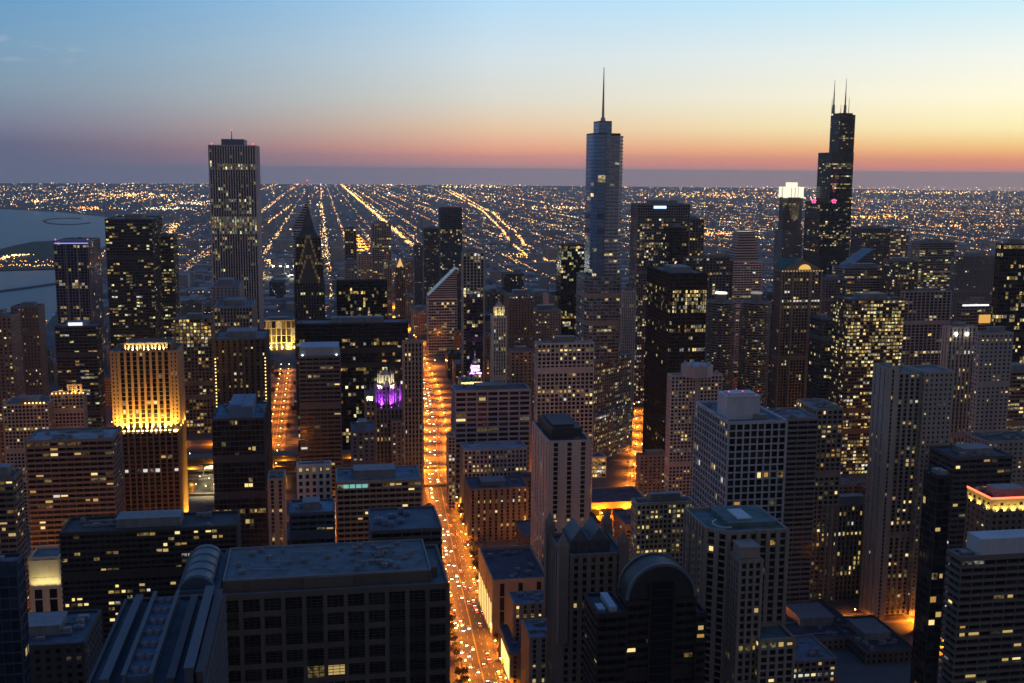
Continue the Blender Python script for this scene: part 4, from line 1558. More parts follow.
b.mass(rect(x1 + .7, xr, 701, y1 - 4), 0, front(930, 372, 705)[1], 'punched', lit=.10, bay=3.6)
mast(b, x0 + 9, y0 + 6, z, z + 20, .7, False)
b.finish()
FOOT.append((xl, xr, 695, 735))
b = T('twin_shaft_tower', 'beige tower of tall vertical strips with two bright lamps near its top', 949, 976, 328, 860, side=946, st='stripes', wall=(.36, .31, .28), lit=.10, bay=3.4, pw=1.7, nwin=50, warm='a', fin=False, cat='skyscraper')
x0, x1, y0, y1, z = b.box4
mb = MB(); mb.octa([(x0 + 6, y0 - 1.8, z - 5), (x0 + 16, y0 - 1.8, z - 5)], 1.7)
b.part(mb, 'floodlight', [emit_mat('white_floodlight', (1, .95, .8), 9)])
b.finish()
T('grey_slab', 'plain grey slab tower right of the beige strip tower', 981, 1013, 334, 830, side=977, st='punched', wall=(.24, .23, .23), lit=.06, nwin=30)
T('office_block', 'dark block at the right edge with lit greenish floors behind the grey slab', 1008, 1040, 372, 950, dep=36, st='bands', wall=(.1, .1, .1), lit=.35, warm='g', nwin=30)
T('brick_block', 'brown brick block with lit windows at its right side below the dark banded slab', 789, 841, 533, 760, dep=28, st='punched', wall=BRICK, lit=.13, nwin=60, roof=(.05, .06, .08))
T('apartment_tower', 'dark mid-rise tower with pale blue roof patches left of the orange street corner', 822, 880, 506, 735, side=813, st='stripes', wall=(.15, .14, .135), lit=.08, bay=3.2, nwin=50, roof=(.3, .36, .44), pent=True, plant=3)
b = T('corner_block', 'flat corner building with bright lit ground floors at the orange street junction', 882, 930, 545, 775, side=874, st='bands', wall=(.2, .17, .13), lit=.4, warm='y', nwin=70, roof=(.08, .09, .11), pent=False, plant=2)
# lower right
T('low_roof_block', 'broad low dark-roofed building before the orange street junction', 788, 866, 640, 655, dep=66, st='punched', wall=(.14, .10, .08), lit=.06, nwin=30, roof=(.05, .06, .085), plant=5)
T('low_roof_block', 'second low dark building filling the ground right of the broad low roof', 866, 915, 652, 630, dep=56, st='punched', wall=(.09, .08, .075), lit=.05, nwin=20, roof=(.04, .045, .055), plant=4)
T('low_roof_block', 'low block with pale blue roof and pinkish wall at the bottom right of centre', 772, 836, 662, 585, dep=34, st='grid', wall=(.25, .2, .2), lit=.14, nwin=30, roof=(.16, .2, .26), pent=False, plant=3)
T('black_tower', 'narrow black tower rising from the bottom, left of the balconied right-hand tower', 938, 951, 478, 470, dep=12, st='curtain', wall=(.02, .02, .024), lit=.03, nwin=20, pent=False)
T('black_block', 'black building with a flat cluttered roof behind the red-rimmed roof', 955, 1012, 458, 650, dep=30, st='bands', wall=(.04, .04, .05), lit=.05, nwin=40, roof=(.05, .075, .11))
T('beige_block', 'beige grey building at the right edge above the red-rimmed roof', 988, 1044, 442, 720, side=965, st='punched', wall=(.24, .21, .19), lit=.08, nwin=40, roof=(.06, .06, .07), pent=False)
b = T('rimmed_block', 'building with a red neon roof rim and yellow lit top storey at the right edge', 992, 1050, 500, 520, side=968, st='punched', wall=(.14, .12, .1), lit=.1, warm='y', nwin=30, roof=(.04, .045, .055), pent=True, fin=False)
x0, x1, y0, y1, z = b.box4
NEON = emit_mat('red_neon', (1, .10, .04), 4.5, True)
mb = MB(); mb.box(x0 - .9, x1, y0 - 1.1, y0 - .6, z + 1.3, z + 2.2); mb.box(x0 - 1.1, x0 - .6, y0 - .55, y1, z + 1.3, z + 2.2)
b.part(mb, 'neon_rim', [NEON])
for k in range(6):
    spot(b.root, b.base, (x0 + 2.5 + 5 * k, y0 - 1.6, z - 6), (x0 + 2.5 + 5 * k, y0 + .2, z), 9000, (1, .66, .12), 110)
for k in range(5):
    spot(b.root, b.base, (x0 - 1.6, y0 + 3 + 8 * k, z - 6), (x0 + .2, y0 + 3 + 8 * k, z), 9000, (1, .66, .12), 110)
b.finish()


# --- near right: tower of balconies
def balcony_tower():
    D = 400
    b = T('balcony_tower', 'dark tower with curved rows of balconies and white rooftop box, bottom right corner', 962, 1075, 556, D, side=952, st='bands', wall=(.13, .115, .105), lit=.06, bay=5, fl=3.1, sh=1.15, sd=1.3, nwin=60, pent=False, plant=1, fin=False, warm='a', roof=(.1, .13, .18))
    x0, x1, y0, y1, z = b.box4
    mb = MB(); mb.box(x0 + 8, x1, y0 + 10, y1 - 8, z, z + 8)
    b.part(mb, 'penthouse', [wall_mat((.42, .45, .5), .7)])
    b.finish()


balcony_tower()

# ------------------------------------------------------------------ left foreground
b = T('beige_hotel', 'right wing of the pale hotel, with orange lit roof terrace', 50, 83, 395, 1000, side=86, st='fine', wall=(.40, .33, .26), lit=.06, bay=3, nwin=30, pent=False, plant=1, fin=False)
x0, x1, y0, y1, z = b.box4
b.mass(rect(x0 + 14, x1 - 3, y0 + 7, y1 - 6), z, z + 7, 'stripes', lit=.6, warm='a', gain=1.0)
TER = emit_mat('terrace_lamp', (1, .5, .12), 5)
mb = MB(); mb.octa([(x0 + 2 + 3.2 * k, y0 - .8, z + 1.7) for k in range(9)], .7)
b.part(mb, 'terrace_lamps', [TER])
for k in range(4):
    spot(b.root, b.base, (x0 + 4 + 7 * k, y0 + 1.5, z + .8), (x0 + 4 + 7 * k, y0 + 8, z + 5), 2500, (1, .5, .1), 130)
b.finish()
b = T('beige_hotel', 'left wing of the pale hotel, dimmer with a few lamps along its roof', 3, 48, 405, 985, dep=30, st='fine', wall=(.34, .29, .24), lit=.07, bay=3, nwin=30, pent=True, plant=1, fin=False)
x0, x1, y0, y1, z = b.box4
mb = MB(); mb.octa([(x1 - 3 - 3 * k, y0 - .8, z + 1.7) for k in range(6)], .8)
b.part(mb, 'terrace_lamps', [TER])
b.finish()
T('apartment_slab', 'dark balconied slab with a long blue-grey roof left of the gold floodlit tower', 26, 112, 441, 800, dep=34, st='bands', wall=(.12, .11, .10), lit=.15, bay=5, sd=1.0, bands=[(443, 446, .3)], nwin=90, roof=(.3, .34, .38), pent=False, plant=4)
T('apartment_block', 'dark block with lit windows at the left edge under the pale hotel', -20, 13, 480, 700, side=22, st='bands', wall=(.1, .09, .08), lit=.25, nwin=60)
b = T('dark_tower', 'dark blue-roofed tower with one lit storey right of the gold floodlit tower', 212, 264, 420, 800, side=268, st='curtain', wall=(.03, .035, .05), glass=(.008, .010, .016), lit=.035, bands=[(449, 454, .65)], nwin=50, pent=False, plant=3, fin=False, roof=(.10, .2, .3))
x0, x1, y0, y1, z = b.box4
mb = MB(); mb.box(x0 + 11, x0 + 28, y0 + 6, y1 - 5, z, z + 8.5); mb.box(x0 + 12, x0 + 20, y0 + 8, y1 - 9, z + 8.5, z + 9.4)
b.part(mb, 'penthouse', [wall_mat((.12, .2, .3), .6)])
b.finish()
b = T('office_slab', 'slab with pale blue mechanical top storey left of the gothic tower', 299, 340, 357, 960, dep=32, st='bands', wall=(.11, .10, .095), lit=.05, bay=6, bands=[(389, 392, .6), (405, 408, .3), (373, 376, .3)], nwin=60, pent=False, plant=0, fin=False)

x0, x1, y0, y1, z = b.box4
mb = MB(); mb.box(x0 + .5, x1 - .5, y0 + 1, y1 - 1, z, z + 8.5)
mb.boxes([[x0 + .5 + 2.6 * k, x0 + 1.0 + 2.6 * k, y0 + .6, y0 + 1.02, z + .6, z + 8] for k in range(14)])
b.part(mb, 'mechanical_storey', [wall_mat((.3, .38, .46), .6)])
mb = MB(); mb.octa([(x0 + 3, y0 - .3, z + 1.8), (x1 - 3, y0 - .3, z + 1.8)], .8)
b.part(mb, 'lamps', [emit_mat('cool_lamp', (.8, .9, 1), 5)])
b.finish()
T('stone_tower', 'tall narrow stone tower lit orange along the left kerb of the avenue', 404, 422, 343, 905, side=424, st='stripes', wall=(.28, .23, .18), lit=.06, nwin=30, bay=3, bands=[(352, 355, .5)], pent=False)
T('stone_block', 'small white block with dark square windows and amber top lights, left of centre', 297, 331, 466, 720, side=333, st='punched', wall=(.40, .40, .42), lit=.05, bands=[(466, 471, .8)], fl=4.6, bay=4.5, pw=2.2, nwin=30, pent=False, plant=1)
T('low_block', 'low blue-roofed block in front of the small white block', 290, 334, 514, 640, dep=26, st='bands', wall=(.1, .12, .16), lit=.02, nwin=10, roof=(.16, .26, .36), plant=3)
T('old_block', 'narrow grey block beside the blue gap between the gothic tower and the slab', 352, 375, 432, 850, dep=30, st='punched', wall=(.10, .1, .12), lit=.1, nwin=15, plant=1)
b = T('hotel_slab', 'wide dark-windowed hotel slab with a blue roof and teal lit windows at its top left', 337, 421, 482, 700, dep=34, st='bands', wall=(.23, .19, .15), lit=.07, bay=4, sh=1.5, nwin=70, roof=(.12, .2, .28), pent=True, plant=5, fin=False, bands=[(481, 484, .02)])
x0, x1, y0, y1, z = b.box4
for k in range(4):
    mb = MB(); mb.box(x0 + 4 + 4 * k, x0 + 7.4 + 4 * k, y0 - .75, y0 - .65, z - 3.2, z - .8)
    b.part(mb, 'window', [emit_mat('teal_room', (.35, .95, .85), .5)], label='teal lit window')
b.finish()
T('shed_block', 'small pale block with pitched dark roof right of the dark blue-roofed tower', 268, 284, 480, 780, dep=22, st='slits', wall=(.3, .26, .22), lit=.06, nwin=10, pent=False, plant=1)
T('mid_block', 'dark mid-rise with a wavy front and rows of amber windows, lower left', 60, 236, 531, 590, dep=26, st='bands', wall=(.05, .042, .036), lit=.16, warm='a', bay=3.2, fl=3.1, sh=1.3, nwin=100, roof=(.04, .045, .055), pent=True, plant=4)
# lit wall between dark blocks
b = T('floodlit_block', 'small building with a floodlit cream wall, deep between dark blocks lower left', 29, 59, 559, 690, dep=20, st='slits', wall=(.5, .45, .32), lit=0, pw=4.8, fl=12, bay=10, nwin=0, pent=False, plant=0, fin=False)
x0, x1, y0, y1, z = b.box4
b.w.box(x0 + .2, x1 - .2, y0 - .9, y0 - .6, z - 19, z - .5)
b.w.box(x0 + .2, x1 - .2, y0 - 1.0, y0 - .61, z - 12.2, z - 11.4)
for k in range(4):
    spot(b.root, b.base, (x0 + 3 + 4.4 * k, y0 - 5, z - 18), (x0 + 3 + 4.4 * k, y0, z - 6), 2300, (1, .78, .34), 110)
b.finish()
T('blue_tower', 'dark blue glass tower cut by the left edge, bottom', -40, 17, 566, 380, side=24, st='curtain', wall=(.03, .05, .09), glass=(.012, .03, .055), lit=.03, nwin=20, pent=False)
T('low_roof_block', 'low dark-roofed building in the bottom left corner with boxy roof plant', -10, 84, 648, 440, dep=34, st='punched', wall=(.06, .06, .07), lit=.05, nwin=20, roof=(.08, .12, .17), plant=6)

# ================================================================== NEAR FOREGROUND
def big_block():
    D = 500
    x = lambda px, py=592: front(px, py, D)[0]
    z0 = front(330, 592, D)[1]
    b = Bldg('beige_block', 'huge beige block with deep square window bays and a grey-blue roof, bottom centre', 'building', (x(334), D + 25), (.13, .105, .088),
             (.008, .009, .011), roof=(.10, .14, .16), nwin=40)
    X0, X1 = x(219), x(447.5)
    b.mass(rect(X0, X1, D, D + 54), 0, z0, 'large', lit=.02, warm='a', bands=[(z0 - 40, z0 - 28, .06)], par=1.5)
    # louvre grilles in the bays
    n = round((X1 - X0) / 9.6)
    bw = (X1 - X0) / n
    lv = MB()
    rr = random.Random(3)
    for i in range(n):
        for zz in np.arange(z0 - 70, z0 - 2, 1.45):
            lv.box(X0 + i * bw + 1.1, X0 + (i + 1) * bw - 1.1, D - .22, D - .06, zz, zz + .28)
        for f in (.33, .66):
            lv.box(X0 + (i + f) * bw - .12, X0 + (i + f) * bw + .12, D - .3, D - .04, z0 - 72, z0 - 1)
    fh_ = z0 / max(1, round(z0 / 8.6))
    for i, ks in {0: (1, 3), 1: (3,), 3: (1, 2, 5), 4: (1, 2, 4), 6: (2, 3), 8: (1, 2, 3, 4), 9: (1, 2, 3, 4, 5)}.items():
        for kk in ks:
            zz = z0 - kk * fh_
            if i < n:
                dk = MB()
                dk.box(X0 + i * bw + 1.06, X0 + (i + 1) * bw - 1.06, D - .94, D - .72, zz - 1.36, zz + 1.36)
                b.part(dk, 'dark_panel', [wall_mat((.03, .028, .026), .5)])
    b.part(lv, 'louvres', [wall_mat((.06, .055, .05), .6)])
    # upper recessed storey
    zu = z0 + 5.5
    ux0, ux1, uy0, uy1 = X0 + 1.5, X1 - 7.5, D + 6, D + 50
    mb = MB()
    mb.box(ux0, ux1, uy0, uy1, z0, zu)
    k = 9
    for i in range(k + 1):
        xx = ux0 + (ux1 - ux0) * i / k
        mb.box(xx - .5, xx + .5, uy0 - .5, uy0 - .02, z0, zu - .6)
    mb.box(ux0 + (ux1 - ux0) * .38, ux0 + (ux1 - ux0) * .62, uy0 - 2.0, uy0 - .6, z0, zu + .4)
    b.part(mb, 'penthouse_storey', [b.wm])
    b.r.box(ux0 + .5, ux1 - .5, uy0 + .5, uy1 - .5, zu, zu + .12)
    cop = MB()
    for q in ((ux0 - .3, ux1 + .3, uy0 - .3, uy0 + .3), (ux0 - .3, ux1 + .3, uy1 - .3, uy1 + .3), (ux0 - .31, ux0 + .3, uy0 + .31, uy1 - .31), (ux1 - .3, ux1 + .31, uy0 + .31, uy1 - .31)):
        cop.box(*q, zu, zu + .9)
    b.part(cop, 'parapet', [wall_mat((.22, .25, .27), .7)])
    # roof plant
    zr = zu + .12
    rr = random.Random(21)
    for i in range(44):
        a, c = (rr.uniform(ux0 + 4, ux1 - 6) if i < 26 else rr.uniform(ux1 - 38, ux1 - 10)), rr.uniform(uy0 + 5, uy1 - 5)
        mb = MB()
        w, d, h = rr.uniform(1, 3.4), rr.uniform(1, 2.6), rr.uniform(.7, 2.0)
        mb.box(a, a + w, c, c + d, zr + .25, zr + .25 + h)
        mb.box(a + .2, a + w - .2, c + .2, c + d - .2, zr, zr + .25)
        mb.cone((a + w / 2, c + d / 2), .5, .5, zr + .25 + h, zr + .55 + h, 8)
        b.part(mb, 'roof_unit', [PLANT])
    for (a, c, e) in ((ux0 + 62, uy0 + 16, 13), (ux0 + 60, uy0 + 30, 9), (ux0 + 78, uy0 + 22, 10), (ux0 + 30, uy0 + 34, 14), (ux0 + 12, uy0 + 12, 16), (ux0 + 40, uy0 + 9, 12), (ux0 + 70, uy0 + 36, 8), (ux0 + 20, uy0 + 22, 9)):
        mb = MB()
        mb.tube((a, c, zr + 1), (a + e, c - 3, zr + 1), .28)
        mb.tube((a, c, zr), (a, c, zr + 3.8), .38)
        mb.tube((a + e, c - 3, zr), (a + e, c - 3, zr + 1.4), .25)
        b.part(mb, 'pipe', [wall_mat((.32, .34, .36), .4, metal=.4)])
    # terrace dividers on the right
    mb = MB()
    mb.box(ux1 + .02, ux1 + 4, D + 12, D + 18, z0, z0 + 5)
    b.part(mb, 'stair_head', [b.wm])
    b.finish()
    FOOT.append((X0, X1, D, D + 60))
    # block with blue machinery just behind
    b = T('plant_block', 'lower block crowded with blue rooftop machinery behind the huge beige block', 372, 441, 531, 585, dep=40, st='bands', wall=(.10, .10, .10), lit=.02, nwin=10, pent=False, plant=0, roof=(.08, .12, .17), fin=False)
    x0, x1, y0, y1, z = b.box4
    rr = random.Random(9)
    for i in range(7):
        a, c = rr.uniform(x0 + 1, x1 - 6), rr.uniform(y0 + 2, y1 - 6)
        mb = MB()
        w, d, h = rr.uniform(2.5, 5.5), rr.uniform(2.5, 4.5), rr.uniform(1.8, 3.6)
        mb.box(a, a + w, c, c + d, z + .4, z + h)
        for q in (.28, .72):
            mb.cone((a + w * q, c + d / 2), min(w, d) * .2, min(w, d) * .2, z + h, z + h + .5, 12)
        for q in (.1, .9):
            mb.box(a + w * q - .15, a + w * q + .15, c + .2, c + d - .2, z, z + .4)
        b.part(mb, 'cooling_unit', [wall_mat((.14, .2, .3), .5)])
    b.finish()


big_block()


def vent_roof():
    D = 335
    z = front(150, 692, D)[1]
    b = Bldg('civic_block', 'low building with pale roof ridges and rows of round roof fans, lower left', 'building', (front(150, 668, D)[0], D + 30), (.07, .07, .078), (.008, .010, .013), roof=(.04, .06, .09), nwin=10)
    Y1 = None
    d = ray(150, 601)
    dd = (z - H) / d.z * d.y
    Y1 = dd
    xa, xb = front(84, 692, D)[0], front(204, 692, D)[0]
    b.mass(rect(xa, xb, D, Y1), 0, z, 'bands', lit=.10, warm='y')
    LT = wall_mat((.07, .09, .115), .6)
    w = xb - xa
    for f, hh, ww, mat in ((.12, 3.5, 2.2, LT), (.30, 4.5, .8, LT), (.53, 4.5, .8, LT), (.68, 2.5, 2.0, b.wm), (.83, 5.5, 2.6, LT), (.93, 4.0, 2.0, b.wm)):
        mb = MB()
        mb.box(xa + w * f, xa + w * f + ww, D + 3, Y1 - 3, z, z + hh)
        mb.box(xa + w * f - .3, xa + w * f + ww + .3, D + 2.7, Y1 - 2.7, z + hh, z + hh + .3)
        b.part(mb, 'roof_ridge', [mat])
    # fan deck between the two thin ridges
    mb = MB()
    fa, fb = xa + w * .30 + .82, xa + w * .53 - .02
    mb.box(fa, fb, D + 6, Y1 - 4, z, z + 2.6)
    b.part(mb, 'fan_deck', [wall_mat((.08, .13, .20), .6)])
    k = 7
    for i in range(k):
        for c in (.3, .7):
            yy = D + 10 + (Y1 - D - 18) * i / (k - 1)
            cx = fa + (fb - fa) * c
            mb = MB()
            mb.cone((cx, yy), 1.7, 1.5, z + 2.6, z + 3.9, 14, cap=False)
            mb.cone((cx, yy), 1.25, 1.25, z + 3.6, z + 3.7, 14)
            for q in range(4):
                a = q * math.pi / 4
                mb.tube((cx - 1.5 * math.cos(a), yy - 1.5 * math.sin(a), z + 3.85), (cx + 1.5 * math.cos(a), yy + 1.5 * math.sin(a), z + 3.85), .09, 4)
            b.part(mb, 'roof_fan', [wall_mat((.18, .21, .25), .5)])
    mb = MB()
    mb.box(xa + w * .40, xa + w * .47, D - .8, D - .7, z - 12, z - 8)
    b.part(mb, 'lit_window', [emit_mat('shop_glow', (1, .7, .2), 1.3)])
    b.finish()
    FOOT.append((xa, xb, D, Y1))


vent_roof()


def tent_roof():
    D = 500
    x = lambda px, py=590: front(px, py, D)[0]
    z = front(215, 592, D)[1]
    b = Bldg('domed_block', 'building with a curved blue barrel roof and bright ribs beside the huge beige block', 'building', (x(212), D + 25), (.05, .07, .10), (.01, .015, .02), roof=(.06, .09, .13), nwin=5)
    xa, xb = x(178), x(218.3)
    b.mass(rect(xa, xb, D, D + 55), 0, z, 'bands', lit=.04)
    mb = MB()
    n = 14
    xc, rx = (xa + xb) / 2 - 1, (xb - xa) / 2 - 1.5
    arc = [(xc + rx * math.cos(math.pi * i / n), z + 6.0 * math.sin(math.pi * i / n)) for i in range(n + 1)]
    vs = [(a, D + 4, c) for a, c in arc] + [(a, D + 50, c) for a, c in arc]
    fs = [[i, i + 1, n + 2 + i, n + 1 + i] for i in range(n)] + [list(range(n + 1)), list(range(n + 1, 2 * n + 2))[::-1]]
    mb.add(vs, fs)
    b.part(mb, 'barrel_roof', [wall_mat((.04, .08, .12), .4)])
    for k in range(5):
        mb = MB()
        yy = D + 6 + 10 * k
        for i in range(n):
            mb.tube((arc[i][0], yy, arc[i][1] + .1), (arc[i + 1][0], yy, arc[i + 1][1] + .1), .45, 5)
        b.part(mb, 'rib', [wall_mat((.16, .21, .26), .5)])
    b.finish()
    FOOT.append((xa, xb, D, D + 55))


tent_roof()


def spiky_tower():
    D = 470
    x = lambda px, py=560: front(px, py, D)[0]
    z = lambda py: front(595, py, D)[1]
    b = Bldg('spired_tower', 'brownish stone tower with spiky corner turrets and rooftop gables, bottom centre', 'tower', (x(595), D + 15), (.20, .165, .14), (.009, .009, .011), roof=(.05, .06, .08), nwin=30)
    X0, X1 = x(563), x(623)
    dep = 30
    zt = z(556)
    b.mass(rect(X0, X1, D, D + dep), 0, zt, 'stripes', lit=.025, warm='a', bay=4.2, pw=2.2, fl=3.5, sh=1.4, pd=.7)
    for fx in (0, 1):
        for fy in (0, 1):
            cx, cy = X0 + (X1 - X0) * fx, D + dep * fy
            mb = MB()
            mb.box(cx - 2.2, cx + 2.2, cy - 2.2, cy + 2.2, z(640), zt + 6)
            mb.pyramid(rect(cx - 2.3, cx + 2.3, cy - 2.3, cy + 2.3), zt + 6.02, zt + 12)
            for s in (-1, 1):
                for q in (-1, 1):
                    mb.pyramid(rect(cx + 1.8 * s - .4, cx + 1.8 * s + .4, cy + 1.8 * q - .4, cy + 1.8 * q + .4), zt + 6.01, zt + 9)
            b.part(mb, 'turret', [b.wm])
    mb = MB()
    a0, a1, c0, c1 = X0 + 5, X1 - 5, D + 6, D + dep - 5
    mb.box(a0, a1, c0, c1, zt, zt + 5.5)
    for i in range(7):
        xx = a0 + (a1 - a0) * i / 6
        mb.box(xx - .35, xx + .35, c0 - .5, c0 - .02, zt, zt + 5)
    b.part(mb, 'penthouse', [wall_mat((.07, .075, .09), .6)])
    for f in (.25, .75):
        xc = a0 + (a1 - a0) * f
        mb = MB()
        mb.add([(xc - 4, c0 + 1, zt + 5.52), (xc + 4, c0 + 1, zt + 5.52), (xc, c0 + 1, zt + 11), (xc - 4, c1 - 1, zt + 5.52), (xc + 4, c1 - 1, zt + 5.52), (xc, c1 - 1, zt + 11)],
               [[0, 1, 2], [4, 3, 5], [1, 4, 5, 2], [3, 0, 2, 5]])
        b.part(mb, 'gable', [wall_mat((.09, .11, .14), .5)])
    b.finish()
    FOOT.append((X0, X1, D, D + dep))


spiky_tower()


def arch_building():
    D = 415
    x = lambda px, py=620: front(px, py, D)[0]
    z = lambda py: front(660, py, D)[1]
    b = Bldg('arched_tower', 'black tower with a round arched top like a barrel vault, bottom right of centre', 'tower', (x(658), D + 12), (.022, .018, .017), (.004, .004, .005), roof=(.05, .06, .08), nwin=15)
    X0, X1 = x(627), x(694)
    zs = z(602)
    R_ = (X1 - X0) / 2
    xc = (X0 + X1) / 2
    dep = 13
    b.mass(rect(X0, X1, D, D + dep), 0, zs, 'bands', lit=.02, warm='a', bay=4, fl=3.6, roof=False)
    n = 26

    def vault(r, y0, y1, zb, name, mat, inner=None):
        mb = MB()
        arc = [(xc + r * math.cos(math.pi * i / n), zb + r * math.sin(math.pi * i / n)) for i in range(n + 1)]
        vs = [(a, y0, c) for a, c in arc] + [(a, y1, c) for a, c in arc]
        fs = [[i, i + 1, n + 2 + i, n + 1 + i] for i in range(n)]
        fs += [list(range(n + 1)), list(range(n + 1, 2 * n + 2))[::-1]]
        mb.add(vs, fs)
        return b.part(mb, name, [mat])
    zb = zs + 1.6
    vault(R_, D, D + dep, zb, 'vault_roof', wall_mat((.02, .022, .028), .45))
    for yy in (D - .6, D + dep - .4):
        mb = MB()
        for i in range(n):
            a0, a1 = math.pi * i / n, math.pi * (i + 1) / n
            ro, ri = R_ + .7, R_ - .5
            P = [(xc + r * math.cos(a), zb + r * math.sin(a)) for a in (a0, a1) for r in (ri, ro)]
            f = [(P[0][0], yy, P[0][1]), (P[1][0], yy, P[1][1]), (P[3][0], yy, P[3][1]), (P[2][0], yy, P[2][1])]
            mb.add(f + [(q[0], yy + 1.0, q[2]) for q in f], [[0, 1, 2, 3], [7, 6, 5, 4], [1, 5, 6, 2], [0, 3, 7, 4]])
        b.part(mb, 'arch_rim', [wall_mat((.10, .13, .16), .4)])
    # tall central glass slot with side reveals
    mb = MB()
    mb.box(xc - 4.6, xc + 4.6, D - .9, D - .66, 10, zs + R_ * .62)
    b.part(mb, 'glass_slot', [glass_mat2((.006, .006, .008))])
    mb = MB()
    for s in (-1, 1):
        mb.box(xc + s * 5 - .35, xc + s * 5 + .35, D - 1.3, D - .64, 10, zs + R_ * .62)
    for zz in np.arange(20, zs + R_ * .5, 3.6):
        mb.box(xc - 4.6, xc + 4.6, D - 1.0, D - .91, zz, zz + .3)
    b.part(mb, 'mullions', [b.wm])
    # lower wings with blue-lit roofs
    xl = x(597)
    zw = z(611)
    b.mass(rect(xl, X0 - .7, D - 1.5, D + 20), 0, zw, 'bands', lit=.02, warm='a', bay=4, fl=3.6)
    mb = MB()
    mb.box(xl + 5.5, xl + 8.5, D + 1, D + 17, zw, zw + 2.5)
    mb.box(xl + 1, xl + 4.2, D + 3, D + 9, zw, zw + 1.2)
    b.part(mb, 'skylight', [wall_mat((.3, .38, .46), .4)])
    xr = x(704)
    b.mass(rect(X1 + .7, xr, D - 1.5, D + 20), 0, zw - 2, 'bands', lit=.05, warm='a', bay=4, fl=3.6)
    b.finish()
    FOOT.append((xl, xr, D, D + dep))


arch_building()


def cream_tower():
    D = 455
    x = lambda px, py=540: front(px, py, D)[0]
    z = lambda py: front(750, py, D)[1]
    b = Bldg('apartment_tower', 'beige stone apartment tower stepping down with corner piers and green roof, bottom right of centre', 'tower', (x(750), D + 15), (.26, .225, .19), (.010, .011, .013), roof=(.09, .16, .15), nwin=60)
    X0, X1 = x(722), x(787)
    zt = z(533)
    b.mass([(X0 + 3, D), (X1, D), (X1, D + 36), (X0 - 5, D + 36), (X0 - 5, D + 7)], 0, zt, 'grid', lit=.06, bay=4.4, fl=3.3, pw=1.9, sh=.9, pd=.8, warm='y', gain=1.1)
    # rooftop screens and pale hatch
    mb = MB()
    mb.box(X0 + 6, X1 - 2, D + 8, D + 33, zt, zt + 2.2)
    b.part(mb, 'roof_deck', [b.rm])
    mb = MB()
    mb.box(x(748), x(762), D + 13, D + 27, zt + 2.2, zt + 2.9)
    b.part(mb, 'hatch', [wall_mat((.55, .62, .66), .6)])
    ring = [(X0 + 4 + 5 * math.cos(t), D + 9 + 6 * math.sin(t)) for t in np.linspace(math.pi * .6, math.pi * 1.6, 9)]
    mb = MB()
    for p, q in zip(ring[:-1], ring[1:]):
        mb.tube((*p, zt + 2.0), (*q, zt + 2.0), .35, 5)
    b.part(mb, 'curved_rail', [wall_mat((.4, .45, .48), .6)])
    # front pier tower and low right wing
    y0 = D - 13
    a, c = front(740, 572, y0)[0], front(761, 572, y0)[0]
    b.mass(rect(a, c, y0, D - .9), 0, front(747, 562, y0)[1], 'grid', lit=.05, bay=3.2, fl=3.5, pw=1.2, sh=1.1, pd=.7)
    mb = MB()
    zz = front(747, 562, y0)[1] + 1.3
    mb.box(a + .6, c - .6, y0 + 1, D - 2, zz, zz + 4.6)
    mb.box(a + .2, c - .2, y0 + .6, D - 1.6, zz + 4.6, zz + 5.2)
    b.part(mb, 'penthouse', [b.wm])
    a, c = front(760, 640, y0 - 4)[0], front(794, 640, y0 - 4)[0]
    zl = front(777, 641, y0 - 4)[1]
    b.mass(rect(a, c, y0 - 4, D - .9), 0, zl, 'grid', lit=.25, bay=3.6, fl=3.3, pw=1.1, sh=1.0, pd=.6, bands=[(zl - 3.4, zl, .9)], warm='a')
    # bay windows with balconies up the left flank
    for k in range(3):
        yy = D + 9 + 9 * k
        mb = MB()
        prof = []
        for zf in np.arange(20, zt - 4, 3.3):
            prof += [(1.5, zf), (2.2, zf + .01), (2.2, zf + .95), (1.5, zf + .96)]
        sg = 12
        vs = [(X0 - 5.2 + r_ * math.cos(2 * math.pi * q / sg), yy + r_ * math.sin(2 * math.pi * q / sg), zz) for r_, zz in prof for q in range(sg)]
        mb.add(vs, [[a_ * sg + q, a_ * sg + (q + 1) % sg, (a_ + 1) * sg + (q + 1) % sg, (a_ + 1) * sg + q] for a_ in range(len(prof) - 1) for q in range(sg)])
        b.part(mb, 'balcony_stack', [b.wm])
    b.finish()
    FOOT.append((X0 - 6, c, y0 - 4, D + 36))


cream_tower()

# ------------------------------------------------------------------ shops along the avenue
b = T('department_store', 'flat dark-roofed store with a pale cornice on the right kerb of the avenue', 493, 548, 582, 705, dep=66, st='slits', wall=(.30, .25, .18), lit=.03, fl=9, bay=12, pw=9, roof=(.04, .06, .10), pent=False, plant=3, nwin=6, fin=False, par=2.4)
x0, x1, y0, y1, z = b.box4
YL = emit_mat('shop_window_glow', (1, .72, .22), 1.5, True)
for k in range(8):
    mb = MB(); mb.box(x0 - .75, x0 - .60, y0 + 3 + 8 * k, y0 + 6 + 8 * k, 3, z * .62)
    b.part(mb, 'shop_window', [YL])
mb = MB(); mb.box(x1 - 3.6, x1 - 2.2, y0 - .8, y0 - .65, z * .2, z * .7)
b.part(mb, 'shop_window', [YL])
b.finish()
b = T('retail_block', 'low blue-roofed shop block behind the spiky-turreted tower, nearest the store', 514, 566, 604, 655, dep=20, st='slits', wall=(.2, .19, .18), lit=.05, roof=(.13, .2, .3), pent=False, plant=4, nwin=5)
b = T('retail_block', 'low shop block with a glowing glass atrium front on the avenue, cluttered dark roof', 511, 560, 654, 632, dep=44, st='slits', wall=(.16, .15, .14), lit=.05, roof=(.06, .09, .13), pent=False, plant=6, nwin=5, fin=False)
